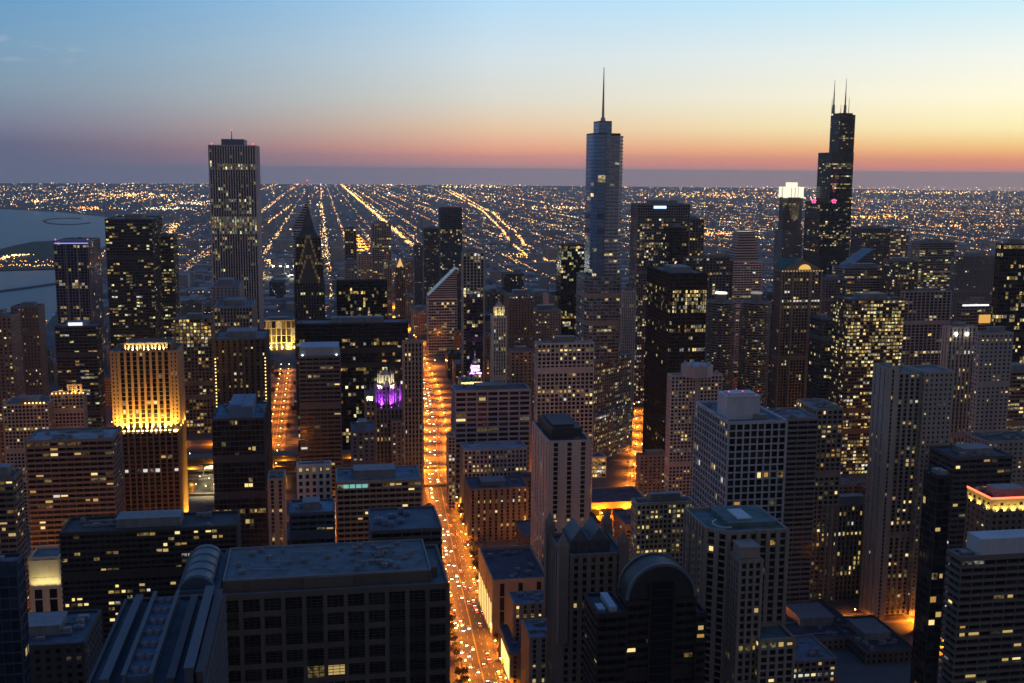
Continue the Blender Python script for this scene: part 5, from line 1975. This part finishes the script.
x0, x1, y0, y1, z = b.box4
for k in range(7):
    mb = MB(); mb.box(x0 - .8, x0 - .62, y0 + 2 + 4.6 * k, y0 + 5.2 + 4.6 * k, 4, z - 3)
    b.part(mb, 'shop_window', [YL])
b.finish()
b = T('retail_block', 'small shop block with pale parapet roof tucked before the spiky-turreted tower', 530, 566, 638, 600, dep=25, st='slits', wall=(.30, .28, .24), lit=.02, roof=(.15, .21, .3), pent=False, plant=2, nwin=4)
T('annex', 'narrow white office annex with yellow windows on the avenue below the wide grey office block', 448.5, 455, 437, 1000, dep=14, st='fine', wall=(.38, .34, .28), lit=.2, warm='w', nwin=30, pent=False, plant=1)

FOOT += [(-330, -10, 1140, 1330), (-235, -125, 955, 1075), (-50, 70, 1142, 1330)]
# ================================================================== FILLER BLOCKS (each its own building)
def free(x0, x1, y0, y1, gap=6):
    for a, c, e, g in FOOT:
        if x0 < c + gap and x1 > a - gap and y0 < g + gap and y1 > e - gap:
            return False
    return True


def seg_clear(x0, x1, y0, y1):
    """keep the streets open"""
    yc = (y0 + y1) / 2
    def at(cl, y):
        for p, q in zip(cl[:-1], cl[1:]):
            if p[1] <= y <= q[1]:
                return p[0] + (q[0] - p[0]) * (y - p[1]) / (q[1] - p[1])
        return None
    for cl, hw in ((AVE, 20), (AVE2 + [(156, 9000)], 20), ([(-52, 400), (-56, 1070), (-60, 1900)], 14), ([(412, 480), (418, 760), (412, 1070)], 13),
                   ([(288, 965), (308, 1036), (372, 1236), (466, 1610)], 24)):
        for y in (y0, yc, y1):
            xx = at(cl, y)
            if xx is not None and x0 < xx + hw and x1 > xx - hw:
                return False
    for ya, yb, xa, xb in ((1068, 1142, -900, 250), (1200, 1230, -700, 90), (1280, 1300, -700, 90), (895, 915, -260, 80), (692, 708, 100, 640), (1002, 1018, 110, 700)):
        if y0 < yb and y1 > ya and x0 < xb and x1 > xa:
            return False
    return True


FG = glass_mat((.012, .014, .018))
FWALL = [wall_mat(c, .85) for c in ((.13, .10, .085), (.18, .16, .15), (.09, .09, .095), (.24, .21, .19), (.16, .12, .10), (.06, .06, .065))]
FROOF = [roof_mat(c) for c in ((.10, .115, .13), (.16, .175, .19), (.06, .065, .07))]


def simple_block(x0, x1, y0, y1, z, lit, name, label, cat, group, seed):
    """mid-distance building in one mesh: walls with piers, panes and a roof"""
    r = random.Random(seed)
    mb = MB()
    mb.box(x0, x1, y0, y1, 0, z)                       # 6 faces
    mb.m[-5] = 1                                        # top face
    # parapet and roof house
    for q in ((x0 - .3, x1 + .3, y0 - .3, y0), (x0 - .3, x1 + .3, y1, y1 + .3), (x0 - .3, x0, y0 + .01, y1 - .01), (x1, x1 + .3, y0 + .01, y1 - .01)):
        mb.box(*q, z - .8, z + 1)
    if r.random() < .8:
        w, d = x1 - x0, y1 - y0
        a, c = x0 + w * r.uniform(.15, .5), y0 + d * r.uniform(.2, .5)
        mb.box(a, a + w * .25, c, c + d * .3, z, z + r.uniform(2.5, 5))
        mb.box(x0 + w * .7, x0 + w * .7 + 3, y0 + d * .2, y0 + d * .2 + 3, z, z + 1.8)
    nf = len(mb.f)
    lit_rows, tone_rows = [np.zeros((nf, 3))], [np.zeros(nf)]
    fl, bay = 3.5, r.choice((3.2, 4.0, 4.8))
    for (o, u, n_, L) in (((x0, y0), (1, 0), (0, -1), x1 - x0), ((x1, y1), (-1, 0), (0, 1), x1 - x0), ((x1, y0), (0, 1), (1, 0), y1 - y0), ((x0, y1), (0, -1), (-1, 0), y1 - y0)):
        k, mm = max(1, int(L / bay)), max(1, int((z - 3) / fl))
        J, K = np.meshgrid(np.arange(k), np.arange(mm))
        J, K = J.ravel(), K.ravel()
        bw = L / k
        ua, ub = (J + .22) * bw, (J + .78) * bw
        za, zb = 2 + K * fl + .9, 2 + K * fl + 2.7
        ok = zb < z - 1
        ua, ub, za, zb = ua[ok], ub[ok], za[ok], zb[ok]
        if not len(ua):
            continue
        q4 = np.stack([np.stack([o[0] + t * u[0] + n_[0] * .04, o[1] + t * u[1] + n_[1] * .04, zz], -1) for t, zz in ((ua, za), (ub, za), (ub, zb), (ua, zb))], 1)
        mb.quads(q4, 2)
        on = rng.random(len(ua)) < lit * .6
        ci = rng.choice(5, len(ua), p=PALP[r.choice('yaw')])
        it = np.minimum(1.6, np.exp(rng.normal(-1.0, .8, len(ua))))
        lit_rows.append(PAL[ci] * (it * on)[:, None])
        tone_rows.append(rng.random(len(ua)) ** 3)
    mb.lit, mb.tone = lit_rows, tone_rows
    base = ((x0 + x1) / 2, (y0 + y1) / 2, 0)
    o = mb.build(name, [r.choice(FWALL), r.choice(FROOF), FG], None, base)
    o.location = base
    tag(o, label, cat, group)
    FOOT.append((x0, x1, y0, y1))
    return o


ZONES = [
    # x range, y range, height, wanted, lit, name, label, category, group
    ((-330, 60), (700, 1065), (10, 34), 26, .13, 'low_block', 'low flat-roofed block in the dark streets left of the avenue, this side of the river', 'building', 'low blocks left of the avenue'),
    ((125, 720), (640, 1000), (10, 40), 46, .13, 'low_block', 'low flat-roofed block in the dark streets right of the avenue, this side of the river', 'building', 'low blocks right of the avenue'),
    ((-520, 140), (1145, 1900), (12, 60), 40, .12, 'mid_rise_block', 'mid-rise block beyond the river to the left of the avenue', 'building', 'mid-rise blocks beyond the river, left'),
    ((185, 1150), (1030, 1900), (20, 85), 76, .12, 'mid_rise_block', 'mid-rise block among the towers to the right of the avenue', 'building', 'mid-rise blocks among the right-hand towers'),
    ((172, 470), (1250, 2300), (35, 105), 44, .13, 'mid_rise_block', 'mid-rise block just right of the far avenue, between it and the tall blue glass tower', 'building', 'mid-rise blocks right of the far avenue'),
    ((-700, 1900), (1900, 2900), (12, 75), 80, .10, 'distant_block', 'small distant block at the foot of the city lights behind the towers', 'building', 'distant blocks behind the towers'),
]
for zi, (xr, yr, hr, want, lit, nm, lb, ct, gp_) in enumerate(ZONES):
    r = random.Random(100 + zi)
    got = 0
    for _ in range(want * 30):
        if got >= want:
            break
        w, d = r.uniform(16, 46), r.uniform(16, 44)
        xa = r.uniform(*xr)
        ya = r.uniform(*yr)
        if xa < (-440 if ya < 2000 else -560) or not free(xa, xa + w, ya, ya + d, 5) or not seg_clear(xa, xa + w, ya, ya + d):
            continue
        h = hr[0] + (hr[1] - hr[0]) * r.random() ** 1.7
        simple_block(xa, xa + w, ya, ya + d, h, lit, nm, lb, ct, gp_, zi * 1000 + got)
        got += 1

# ------------------------------------------------------------------ the far city: low roofs and its lights
def far_city():
    mb = MB()
    n = 9000
    yy = 1 / rng.uniform(1 / 9000, 1 / 2500, n)
    xx = rng.uniform(-.36, .80, n) * yy
    ok = ~((xx < np.interp(yy, [500, 1300, 2600, 3300, 5000, 6300, 7300, 8600, 9600], [-450, -470, -580, -720, -860, -1020, -1330, -2300, -3600]) + 40))
    ok &= ~((np.abs(xx - 164) < 35))
    xx, yy = xx[ok], yy[ok]
    n = len(xx)
    w, d, h = rng.uniform(12, 50, n), rng.uniform(12, 60, n), 5 + 12 * rng.random(n) ** 3 + (rng.random(n) < .03) * rng.uniform(10, 45, n)
    xs = np.round(xx / 60) * 60 + rng.uniform(-12, 12, n)
    mb.boxes(np.stack([xs - w / 2, xs + w / 2, yy - d / 2, yy + d / 2, np.zeros(n), h], 1))
    o = mb.build('far_rooftops', [wall_mat((.26, .25, .25), .9)])
    tag(o, 'carpet of low rooftops spreading to the horizon', 'rooftops', kind='stuff')


far_city()

LCOL = {'sodium': (1.0, .42, .085), 'amber': (1.0, .58, .2), 'warm': (1.0, .80, .48), 'white': (.88, .94, 1.0), 'red': (1, .16, .08), 'green': (.3, 1, .6)}


def shore(y):
    return np.interp(y, [500, 1300, 2600, 3300, 5000, 6300, 7300, 8600, 9600, 13000], [-450, -470, -580, -720, -860, -1020, -1330, -2300, -3600, -9000])


def far_lights():
    pts = {k: [] for k in LCOL}

    def put(x, y, z, r, kinds, p):
        x, y = np.asarray(x, float), np.asarray(y, float)
        k = rng.choice(len(kinds), len(x), p=p)
        ok = x > shore(y) + 15
        for i, kk in enumerate(kinds):
            s = (k == i) & ok
            pts[kk].append(np.stack([x[s], y[s], np.broadcast_to(z, x.shape)[s], np.broadcast_to(r, x.shape)[s]], 1))
    ks = ('sodium', 'amber', 'warm', 'white', 'red', 'green')
    # scattered lights, snapped to the street grid; density in patches
    n = 60000
    inv = rng.uniform(1 / 21000, 1 / 2300, n)
    yy = 1 / inv
    xx = rng.uniform(-.36, .82, n) * yy
    dens = .5 + .5 * np.sin(xx / 900 + 1.3 * np.sin(yy / 1400)) * np.cos(yy / 1100 + xx / 2100)
    keep = rng.random(n) < np.clip(.10 + 1.1 * dens ** 1.6, 0, 1) * np.interp(yy, [2300, 4500, 8000, 30000], [.35, .6, 1, 1])
    xx, yy = xx[keep], yy[keep]
    s = rng.random(len(xx))
    gx = np.where(yy > 7000, 400, 200)
    xs = np.where(s < .45, np.round(xx / gx) * gx + rng.uniform(-8, 8, len(xx)), xx)
    ys = np.where((s >= .45) & (s < .75), np.round(yy / 400) * 400 + rng.uniform(-6, 6, len(xx)), yy)
    sz = ys / F * .19 * np.exp(rng.normal(0, .45, len(xx)))
    put(xs, ys, 10 + sz, np.clip(sz, .5, 14), ks, [.44, .24, .18, .09, .035, .015])
    # long avenues
    def line(p, q, step, kinds=('sodium', 'amber', 'warm'), pr=(.6, .28, .12), k=.34, jit=9):
        L = math.hypot(q[0] - p[0], q[1] - p[1])
        i0, i1 = 1 / p[1], 1 / q[1]
        m = int(step)
        t = rng.uniform(0, 1, m)
        y = 1 / (i0 + (i1 - i0) * t) if abs(q[1] - p[1]) > 400 else p[1] + (q[1] - p[1]) * t
        f = (y - p[1]) / (q[1] - p[1]) if abs(q[1] - p[1]) > 1 else t
        x = p[0] + (q[0] - p[0]) * f + rng.normal(0, jit, m)
        z = y / F * k * np.exp(rng.normal(0, .3, m))
        put(x, y, 10 + z, np.clip(z, .5, 14), kinds, pr)
    for i, xx in enumerate((-1150, -940, -760, -590, -420, -310, -200, -90, 100, 240, 480, 560, 640, 770, 900, 1070, 1250, 1470, 1700, 2000, 2300, 2650, 3000, 3500)):
        line((xx, 3300 if xx < 300 else 3000), (xx, 20800), (150, 50, 110, 40)[i % 4] if xx < 300 else (260, 150, 210, 120)[i % 4], pr=(.72, .22, .06), k=.19, jit=4)
    line((357, 4400), (357, 20500), 620, pr=(.7, .22, .08), k=.27, jit=7)
    line((20, 2600), (10, 9000), 200, pr=(.3, .5, .2), k=.25, jit=4)
    # curving expressway to the right of centre
    way = [(690, 3550), (760, 4400), (900, 5600), (1150, 8000), (1750, 16000)]
    for a, c in zip(way[:-1], way[1:]):
        line(a, c, 110, k=.23, jit=4)
        line((a[0] + 45, a[1]), (c[0] + 60, c[1]), 110, k=.23, jit=4)
    way = [(650, 3900), (930, 3300), (1250, 2950)]
    for a, c in zip(way[:-1], way[1:]):
        line(a, c, 110, k=.26, jit=6)
    for pa, pb, m_ in (((258, 300), (270, 262), 46), ((262, 262), (283, 277), 26), ((258, 232), (292, 206), 50), ((262, 300), (284, 297), 20), ((356, 236), (376, 274), 40)):
        a, c = gp(*pa), gp(*pb)
        line(a if a[1] < c[1] else c, c if a[1] < c[1] else a, m_, pr=(.75, .2, .05), k=.30, jit=5)
    # shore drive on the left
    way = [(-420, 2500), (-560, 3300), (-640, 4600), (-760, 6200)]
    for a, c in zip(way[:-1], way[1:]):
        line(a, c, 110, pr=(.6, .3, .1), k=.34, jit=10)
    way = [gp(0, 262), gp(12, 258), gp(26, 257)]
    for a, c in zip(way[:-1], way[1:]):
        xs_, ys_ = np.linspace(a[0], c[0], 30) + rng.normal(0, 12, 30), np.linspace(a[1], c[1], 30) + rng.normal(0, 12, 30)
        pts['amber'].append(np.stack([xs_, ys_, np.full(30, 9.), rng.uniform(1.0, 2.2, 30)], 1))
    for px_, py_, m_ in ((10, 268, 26), (40, 268, 22), (24, 264, 16)):
        c = gp(px_, py_)
        pts['sodium'].append(np.stack([c[0] + rng.normal(0, 60, m_), c[1] + rng.normal(0, 25, m_), np.full(m_, 9.), rng.uniform(.7, 1.5, m_)], 1))
    # industrial clusters and bright east-west roads near the horizon
    for (px_, py_, wx, m_, kk) in ((37, 203, 7, 22, 'amber'), (130, 196, 34, 110, 'amber'), (165, 210, 30, 60, 'warm'), (90, 210, 22, 50, 'sodium'), (195, 204, 22, 60, 'warm'),
                                  (480, 187, 40, 60, 'amber'), (700, 196, 60, 120, 'sodium'), (930, 193, 70, 130, 'amber'), (880, 219, 40, 90, 'sodium'),
                                  (960, 228, 50, 70, 'sodium'), (800, 198, 50, 70, 'amber'), (530, 258, 18, 60, 'sodium'), (715, 236, 16, 70, 'sodium'), (560, 209, 40, 80, 'amber')):
        for _ in range(m_):
            u = (px_ + random.gauss(0, wx * .6), py_ + random.gauss(0, 1.1))
            x_, y_ = gp(*u)
            if x_ < shore(y_):
                continue
            pts[kk].append(np.array([[x_, y_, 12, min(13, y_ / F * .34 * math.exp(random.gauss(0, .35)))]]))
    ST = {'sodium': 7.0, 'amber': 6.5, 'warm': 5.0, 'white': 3.6, 'red': 3.0, 'green': 1.8}
    for k, v in pts.items():
        A = np.concatenate(v)
        mb = MB()
        mb.octa(A[:, :3], A[:, 3])
        o = mb.build('city_lights', [emit_mat('city_light_' + k, LCOL[k], ST[k])])
        tag(o, {'sodium': 'orange street lights', 'amber': 'amber street lights', 'warm': 'warm white lights', 'white': 'cool white lights', 'red': 'red signal lights', 'green': 'green signal lights'}[k]
            + ' of the far city spreading to the horizon', 'city lights', kind='stuff')


far_lights()

# ================================================================== STREET LIFE
SOD = (1.0, .25, .010)
LAMP_HEAD = emit_mat('sodium_lamp', (1.0, .56, .14), 40)
LAMP_WHITE = emit_mat('white_lamp', (1.0, .84, .55), 14)
mb = MB(); mb.cone((0, 0), .16, .09, 0, 9.4, 8); mb.cone((0, 0), .28, .22, 0, .9, 8)
LP_POLE = mb.mesh('pole', DARK)
mb = MB(); mb.tube((0, 0, 9.2), (2.0, 0, 9.9), .07, 6)
LP_ARM = mb.mesh('arm', DARK)
mb = MB(); mb.cone((2.1, 0), .42, .30, 9.62, 9.9, 8); mb.cone((2.1, 0), .2, .42, 9.35, 9.62, 8)
LP_HEAD = mb.mesh('lamp_head', LAMP_HEAD)
LP_HEADW = mb.mesh('lamp_head', LAMP_WHITE)


def lamp(x, y, ang, power, label, group, white=False, r=.5, s=1.0, wide=False):
    root = empty('street_lamp', (x, y, .15), label, 'street lamp', group)
    root.rotation_euler = (0, 0, ang)
    root.scale = (s, s, s)
    for nm, me in (('pole', LP_POLE), ('arm', LP_ARM), ('lamp_head', LP_HEADW if white else LP_HEAD)):
        o = bpy.data.objects.new(nm, me)
        o.parent = root if nm != 'lamp_head' else arm
        COL.objects.link(o)
        arm = o
    l = LDATA.get((white, power, wide))
    if l is None:
        l = bpy.data.lights.new('lamp_light', 'POINT' if wide else 'SPOT')
        if not wide:
            l.spot_size = math.radians(158)
            l.spot_blend = .55
        l.energy = power
        l.color = (1, .75, .4) if white else SOD
        l.shadow_soft_size = r
        LDATA[(white, power, wide)] = l
    o = bpy.data.objects.new('lamp_light', l)
    o.parent = root
    o.location = (2.1, 0, 9.0)
    COL.objects.link(o)


LDATA = {}


def along(cl, step, side, off):
    out, acc = [], 0
    for p, q in zip(cl[:-1], cl[1:]):
        a, c = Vector(p), Vector(q)
        u = (c - a).normalized()
        n = Vector((u.y, -u.x))
        L = (c - a).length
        t = acc
        while t < L:
            w = a + u * t + n * side * off
            out.append((w.x, w.y, math.atan2(-n.y * side, -n.x * side)))
            t += step
        acc = t - L
    return out


P0 = 34000
for s in (-1, 1):
    for i, (x, y, a) in enumerate(along([(93, 600)] + AVE[2:], 27, s, 13.2)):
        lamp(x, y, a, P0, 'orange street lamp on the kerb of the avenue', 'street lamps along the near avenue')
    for x, y, a in along(AVE2[:4], 46, s, 13.2):
        lamp(x, y, a, P0 * 2.2, 'orange street lamp on the avenue beyond the river', 'street lamps along the far avenue')
    for x, y, a in along(AVE2[3:], 180, s, 13.2):
        lamp(x, y, a, P0 * 16, 'orange street lamp far down the avenue', 'street lamps at the far end of the avenue', s=1.5)
    for x, y, a in along([(-53, 760), (-56, 1060)], 75, s, 8) + along([(-57, 1150), (-60, 1780)], 40, s, 8):
        lamp(x, y, a, P0 * .6, 'orange street lamp in the lit gap left of the slab with the pale blue top', 'street lamps of the left side street')
    for x, y, a in along([(415, 600), (418, 760), (412, 1060)], 42, s, 8):
        lamp(x, y, a, P0 * 4.5, 'orange street lamp at the junction lower right', 'street lamps of the right-hand street')
    for x, y, a in along([(288, 965), (308, 1036), (372, 1236), (466, 1610)], 44, s, 11):
        lamp(x, y, a, P0 * 2.2, 'orange street lamp in the bright canyon beside the sheer black tower', 'street lamps of the middle canyon street')
for x, y, a in along([(-420, 1215), (80, 1215)], 46, 1, 12.5) + along([(-420, 1290), (80, 1290)], 50, 1, 9.5):
    lamp(x, y, a, P0 * 3, 'orange street lamp on the layered roads across the river', 'street lamps across the river')
for x, y, a in along([(-240, 905), (70, 905)], 40, 1, 8.2) + along([(125, 1010), (560, 1010)], 46, 1, 7.5) + along([(125, 700), (400, 700)], 48, 1, 7.5):
    lamp(x, y, a, P0 * 1.5, 'orange street lamp on a cross street this side of the river', 'street lamps of the cross streets')
for x, y in [gp(203, 478), gp(207, 488), gp(212, 482), gp(198, 486), gp(194, 494), gp(208, 472), gp(204, 496), gp(212, 494)]:
    lamp(x, y, 0, P0 * .4, 'white street lamp in the yard right of the gold floodlit tower', 'white lamps of the yard', white=True)

rl = random.Random(8)
GRID = []
for yy in (640, 745, 800, 880, 940, 1030, 1180, 1370, 1480, 1610, 1760):
    for xx in range(-420, 1100, 33):
        GRID.append((xx + rl.uniform(-4, 4), yy + rl.uniform(-3, 3)))
for xx in (-300, -175, 215, 285, 520, 620, 740, 860):
    for yy in range(660, 1800, 37):
        GRID.append((xx + rl.uniform(-3, 3), yy + rl.uniform(-5, 5)))
rl.shuffle(GRID)
ng = 0
for x, y in GRID:
    if ng >= 66:
        break
    if -430 < x and free(x - 1, x + 3, y - 1, y + 1, 2.2) and seg_clear(x - 1, x + 1, y - 1, y + 1) and abs(x) < y * .75:
        lamp(x, y, rl.uniform(0, 6.28), 52000 if rl.random() < .8 else 20000, 'orange street lamp in the side streets between the blocks', 'street lamps of the side streets', wide=True)
        ng += 1

# cars
CAR_COL = [wall_mat(c, .3, 'car_paint', 2, .05) for c in ((.02, .02, .022), (.5, .5, .52), (.2, .2, .21), (.25, .02, .02), (.03, .05, .12), (.45, .30, .03))]
CGL = glass_mat2((.01, .012, .015))
TYRE = wall_mat((.02, .02, .02), .9, 'tyre', 2, .1)


def car_mesh(mat):
    mb = MB()
    prof = [(-2.25, .35), (2.2, .35), (2.28, .75), (1.3, .95), (.6, 1.42), (-.9, 1.45), (-1.7, 1.0), (-2.25, .9)]
    n = len(prof)
    for w, zf in ((.88, 1),):
        vs = [(-w if z < 1.1 else -w + .14, x, z) for x, z in prof] + [(w if z < 1.1 else w - .14, x, z) for x, z in prof]
        mb.add(vs, [[i, n + i, n + (i + 1) % n, (i + 1) % n] for i in range(n)] + [list(range(n))[::1], list(range(n, 2 * n))[::-1]])
    return mb.mesh('body', [mat])


CARM = [car_mesh(m_) for m_ in CAR_COL]
mb = MB()
for s in (-1, 1):
    mb.box(s * .80 - .06, s * .80 + .06, -.75, .5, 1.02, 1.32)
mb.box(-.6, .6, .96, 1.1, 1.0, 1.22)
CARGL = mb.mesh('windows', CGL)
mb = MB(); mb.box(-.27, .27, 2.22, 2.36, .55, .82)
HEADL = mb.mesh('headlight', emit_mat('headlight', (1, .88, .66), 26))
mb = MB(); mb.box(-.28, .28, -2.36, -2.2, .6, .86)
TAILL = mb.mesh('tail_light', emit_mat('tail_light', (1, .07, .02), 9))
mb = MB()
mb.tube((-.12, 0, .34), (.12, 0, .34), .34, 12)
WHEEL = mb.mesh('wheel', TYRE)


def car(x, y, toward, label, group, tilt=0):
    root = bpy.data.objects.new('car', None)
    root.location = (x, y, .02)
    root.rotation_euler = (0, 0, (math.pi if toward else 0) + tilt)
    COL.objects.link(root)
    tag(root, label, 'car', group)
    for nm, me, loc in (('body', random.choice(CARM), (0, 0, 0)), ('windows', CARGL, (0, 0, 0)), ('headlight', HEADL, (-.55, 0, 0)), ('headlight', HEADL, (.55, 0, 0)),
                        ('tail_light', TAILL, (-.55, 0, 0)), ('tail_light', TAILL, (.55, 0, 0)), ('wheel', WHEEL, (-.82, 1.35, 0)), ('wheel', WHEEL, (.82, 1.35, 0)),
                        ('wheel', WHEEL, (-.82, -1.35, 0)), ('wheel', WHEEL, (.82, -1.35, 0))):
        o = bpy.data.objects.new(nm, me)
        o.parent = root
        o.location = loc
        COL.objects.link(o)


def cl_at(cl, y):
    for p, q in zip(cl[:-1], cl[1:]):
        if p[1] <= y <= q[1]:
            f = (y - p[1]) / (q[1] - p[1])
            return p[0] + (q[0] - p[0]) * f, -math.atan2(q[0] - p[0], q[1] - p[1])
    return None


rc = random.Random(77)
for lane in range(6):
    d = -12.5 + 25 * (lane + .5) / 6
    y = 590 + rc.uniform(0, 10)
    while y < 1135:
        xc, tl = cl_at(AVE, y)
        tw = d < 0
        near = y < 720
        if rc.random() < (.62 if tw else .5):
            car(xc + d + rc.uniform(-.3, .3), y, tw,
                ('car with white headlights coming up the near avenue' if tw else 'car with red tail lights driving away down the near avenue'),
                'cars coming up the avenue' if tw else 'cars driving down the avenue', tl)
        y += rc.choice((8, 9, 11, 16, 24, 34))
for lane in (0, 1, 2, 3):
    d = -10 + 20 * (lane + .5) / 4
    y = 1150
    while y < 1700:
        xc, tl = cl_at(AVE2, y)
        tw = d < 0
        car(xc + d, y, tw, 'car on the avenue beyond the river with ' + ('white headlights' if tw else 'red tail lights'), 'cars on the avenue beyond the river', tl)
        y += rc.uniform(14, 60)
for cl, lb, gg in (([(412, 480), (418, 760), (412, 1070)], 'car on the lit street at the junction lower right', 'cars at the right-hand junction'),
                   ([(288, 965), (308, 1036), (372, 1236)], 'car in the bright canyon street beside the sheer black tower', 'cars in the canyon street'),
                   ([(-52, 640), (-56, 1070)], 'car on the narrow street left of the avenue', 'cars on the left side street')):
    y = cl[0][1] + 120 if cl[0][0] > 400 else cl[0][1] + 10
    while y < cl[-1][1] - 5:
        xc, tl = cl_at(cl, y)
        tw = rc.random() < .5
        car(xc + (-3.5 if tw else 3.5), y, tw, lb + (', headlights towards the viewer' if tw else ', tail lights towards the viewer'), gg, tl)
        y += rc.uniform(11, 30)

# trees: parkway rows along the avenue, a clump at the river plaza
LEAF = [wall_mat((.055, .06, .03), .8, 'leaves', 1.2, .4), wall_mat((.075, .06, .03), .8, 'leaves_b', 1.2, .4)]
BARK = wall_mat((.08, .06, .045), .9, 'bark', 2, .3)


def tree_meshes(seed):
    r = np.random.default_rng(seed)
    tb = MB()
    tb.cone((0, 0), .22, .13, 0, 2.6, 7)
    tips = []
    for i in range(7):
        a, e = i * .9 + r.uniform(0, .5), r.uniform(.5, 1.2)
        L = r.uniform(1.8, 3.2)
        p = Vector((0, 0, 1.9 + .12 * i))
        q = p + Vector((math.cos(a) * math.cos(e), math.sin(a) * math.cos(e), math.sin(e))) * L
        tb.tube(p, q, .06, 5)
        tips.append(q)
    cb = MB()
    n = 210
    tip = np.array([list(tips[i % 7]) for i in range(n)])
    c = tip + r.normal(0, .62, (n, 3)) + np.array([0, 0, .3])
    s = r.uniform(.16, .42, n)
    a, bb = r.normal(size=(n, 3)), r.normal(size=(n, 3))
    a /= np.linalg.norm(a, axis=1)[:, None]
    bb -= a * (a * bb).sum(1)[:, None]
    bb /= np.linalg.norm(bb, axis=1)[:, None]
    a, bb = a * s[:, None], bb * s[:, None]
    cb.quads(np.stack([c - a - bb, c + a - bb, c + a + bb, c - a + bb], 1))
    return tb.mesh('trunk', BARK), cb.mesh('crown', LEAF[seed % 2])


TREES = [tree_meshes(i) for i in range(4)]


def tree(x, y, s, label, group, z=.15):
    t_, c_ = rc.choice(TREES)
    root = empty('street_tree', (x, y, z), label, 'tree', group)
    root.scale = (s, s, s * rc.uniform(.9, 1.15))
    root.rotation_euler = (0, 0, rc.uniform(0, 6.28))
    for nm, me in (('trunk', t_), ('crown', c_)):
        o = bpy.data.objects.new(nm, me)
        o.parent = root
        COL.objects.link(o)


for s in (-1, 1):
    for x, y, a in along([(93, 590)] + AVE[2:3] + [(108, 1000)], 11, s, 14.6):
        if rc.random() < .8:
            tree(x, y, rc.uniform(.9, 1.5), 'small street tree on the pavement of the avenue', 'street trees along the avenue')
for i in range(26):
    x, y = (-56 + rc.choice((-1, 1)) * rc.uniform(11, 24), rc.uniform(1340, 1700)) if i < 16 else (rc.uniform(-180, 60), rc.choice((1236, 1262, 1272)))
    if free(x - 2, x + 2, y - 2, y + 2, 1) or y < 1330:
        tree(x, y, rc.uniform(1.2, 2.2), 'small tree in the orange lit gap left of the slab with the pale blue top', 'trees of the left side street', 0)
for i in range(22):
    x, y = gp(rc.uniform(406, 420), rc.uniform(446, 470))
    tree(x, y, rc.uniform(1.2, 2.0), 'small tree in the orange lit plaza by the gothic tower', 'trees of the river plaza', 0)

# floodlit playing field far off between the white-ribbed tower and the needle spire
fx, fy = gp(283, 279)
sheet('playing_field', [(fx - 32, fy - 40), (fx + 32, fy - 40), (fx + 32, fy + 90), (fx - 32, fy + 90)], .02, wall_mat((.06, .14, .05), .9, 'turf', .1, .3))
for i in range(4):
    x = fx - 30 + 20 * i
    root = empty('floodlight_mast', (x, fy + 95, 0), 'tall floodlight mast over the far playing field beside the needle-spired tower', 'floodlight', 'floodlight masts of the playing field')
    mb = MB(); mb.cone((0, 0), .6, .4, 0, 26, 8)
    mb.build('pole', DARK, root)
    mb = MB(); mb.box(-3.0, 3.0, -.7, .3, 25, 30)
    mb.build('lamp_bank', emit_mat('flood_white', (1, .97, .82), 6), root)
    l = spot(root, (x, fy + 95, 0), (x, fy + 92, 26), (x, fy + 30, 0), 260000, (1, .95, .75), 100)
